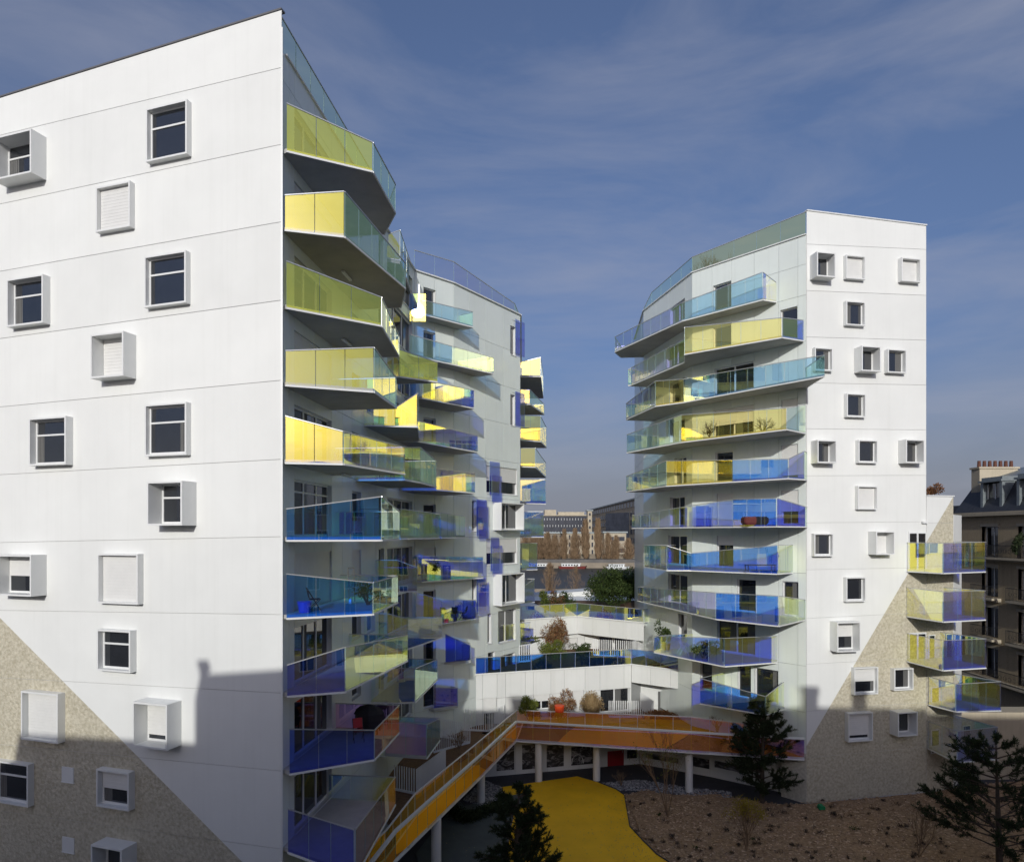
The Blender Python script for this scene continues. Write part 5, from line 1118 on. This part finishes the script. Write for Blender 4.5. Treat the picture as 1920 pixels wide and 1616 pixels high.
def boat(label, px0, px1, Y, z, hull, h=2.0, cab=True):
    x0, x1 = X(px0,Y), X(px1,Y); L = x1-x0; t = thing('boat', label, 'boat', (x0, Y, z)); m = MB()
    m.hexa([(x0+L*.06,Y-2,z),(x1-L*.1,Y-2,z),(x1-L*.05,Y,z),(x1-L*.1,Y+2,z),(x0+L*.06,Y+2,z)], [(x0,Y-2.4,z+h*.6),(x1-L*.06,Y-2.4,z+h*.6),(x1,Y,z+h*.75),(x1-L*.06,Y+2.4,z+h*.6),(x0,Y+2.4,z+h*.6)]); m.build('hull', M[hull], t)
    m = MB(); m.box(x0+L*.12, x1-L*.25, Y-1.6, Y+1.6, z+h*.6, z+h*1.25); m.box(x0+L*.1, x1-L*.22, Y-1.9, Y+1.9, z+h*1.25, z+h*1.36); c = m.build('cabin', M['boat'], t)
    for k in range(6): g = MB(); u = x0+L*(.15+.095*k); g.box(u, u+L*.06, Y-1.65, Y-1.6, z+h*.75, z+h*1.1); g.build('window', M['wglass'], c)
boat('white tour boat moored at the far quay, near the right tower', 1136, 1181, 378, -3.7, 'boat')
boat('long red hulled barge moored at the far quay under the bare trees', 1046, 1101, 380, -3.7, 'boatred', 2.2)
boat('dark barge moored at the far quay beside the rear tower', 985, 1038, 380, -3.7, 'darkf', 2.2)
boat('small white motor boat out on the river', 1103, 1116, 262, -3.7, 'boat', 1.2)
for i, (px, py) in enumerate(((1075,1052),(1090,1051))):
    Y = 392; t = thing('parasol', ('left white parasol on the far quay among the trees','right white parasol on the far quay among the trees')[i], 'parasol', (X(px,Y), Y, -.6), 'white parasols on the far quay'); m = MB(); c = Vector((X(px,Y), Y, 0)); m.cone(c+Vector((0,0,Z(py+2,Y))), c+Vector((0,0,Z(py-2,Y))), 2.0, .1, 8); m.build('canopy', M['boat'], t); m = MB(); m.bar(c+Vector((0,0,-.6)), c+Vector((0,0,Z(py,Y))), .08); m.build('pole', M['frame'], t)
# low roofs on the horizon right
mb = MB(); 
mb.box(X(1790,120), X(1860,120), 118, 128, 0, Z(958,120)); mb.box(X(1800,119), X(1806,119), 119, 121, Z(958,120), Z(948,120)); mb.box(X(1815,119), X(1819,119), 119, 121, Z(958,120), Z(946,120))
tag(mb.build('distant_house', M['slate']), 'dark distant rooftops with small chimneys between right tower and old house', 'building')

# ------------------------------------------------------------------ the row of houses behind the viewpoint (casts the long shadow, shows in the glass)
def rear_house(label, x0, x1, h, col, chims=(), y0=-6.0, slope=0.0, ridge=None):
    t = thing('street_house', label, 'building', ((x0+x1)/2, y0, 0), 'street houses behind the viewpoint'); h1 = h+slope
    fc = Face((x1, y0), (x0, y0), (0, 20)); mb = MB(); zr = h-1.6
    mb.box(x0, x1, y0-10, y0, 0, zr); mb.build('wall', M[col], t)
    mb = MB(); mb.hexa([(x0,y0,zr),(x1,y0,zr),(x1,y0-10,zr),(x0,y0-10,zr)], [(x0,y0-2,h),(x1,y0-2,h1),(x1,y0-6,h1),(x0,y0-6,h)]); mb.build('roof', M['slate'], t)
    for (c, w, ch) in chims: m = MB(); m.box(c-w/2, c+w/2, y0-2.6, y0-1.8, zr, ch); m.box(c-w/2-.1, c+w/2+.1, y0-2.7, y0-1.7, ch, ch+.15); m.build('chimney', M['brick'], t)
    n = max(1, int((x1-x0)/3)); w = (x1-x0)/n
    for i in range(n):
        for k in range(5):
            if zr-2.4-3.2*k < .5: continue
            m = MB(); c = x0+w*(i+.5); z = zr-2.6-3.2*k; m.box(c-.65, c+.65, y0, y0+.06, z, z+2.0); o = m.build('window', M['frame'], t); g = MB(); g.box(c-.55, c-.04, y0+.05, y0+.08, z+.1, z+1.9); g.box(c+.04, c+.55, y0+.05, y0+.08, z+.1, z+1.9); g.build('pane', M['wglass'], o)
rear_house('tall plaster street house behind the viewpoint, centre', -15.7, 9.0, 22.0, 'stone', [(-15.55,.3,22.3),(-6,1.4,22.9),(3,1.0,23)], slope=.4)
rear_house('brick street house behind the viewpoint, right', 9.0, 20.0, 21.9, 'brick', [(12.2,.9,22.9),(15.4,.9,23.2)])
rear_house('pale street house behind the viewpoint, far right', 20.0, 46.0, 21.6, 'stone', [(22,.8,22.4),(33,1.0,22.8)])
rear_house('lower brick street house behind the viewpoint, left', -24.9, -15.7, 19.9, 'brick', [], slope=-.5)
rear_house('lowest street house behind the viewpoint, far left', -50.0, -24.9, 18.6, 'stone', [(-36,1.2,19.9)])
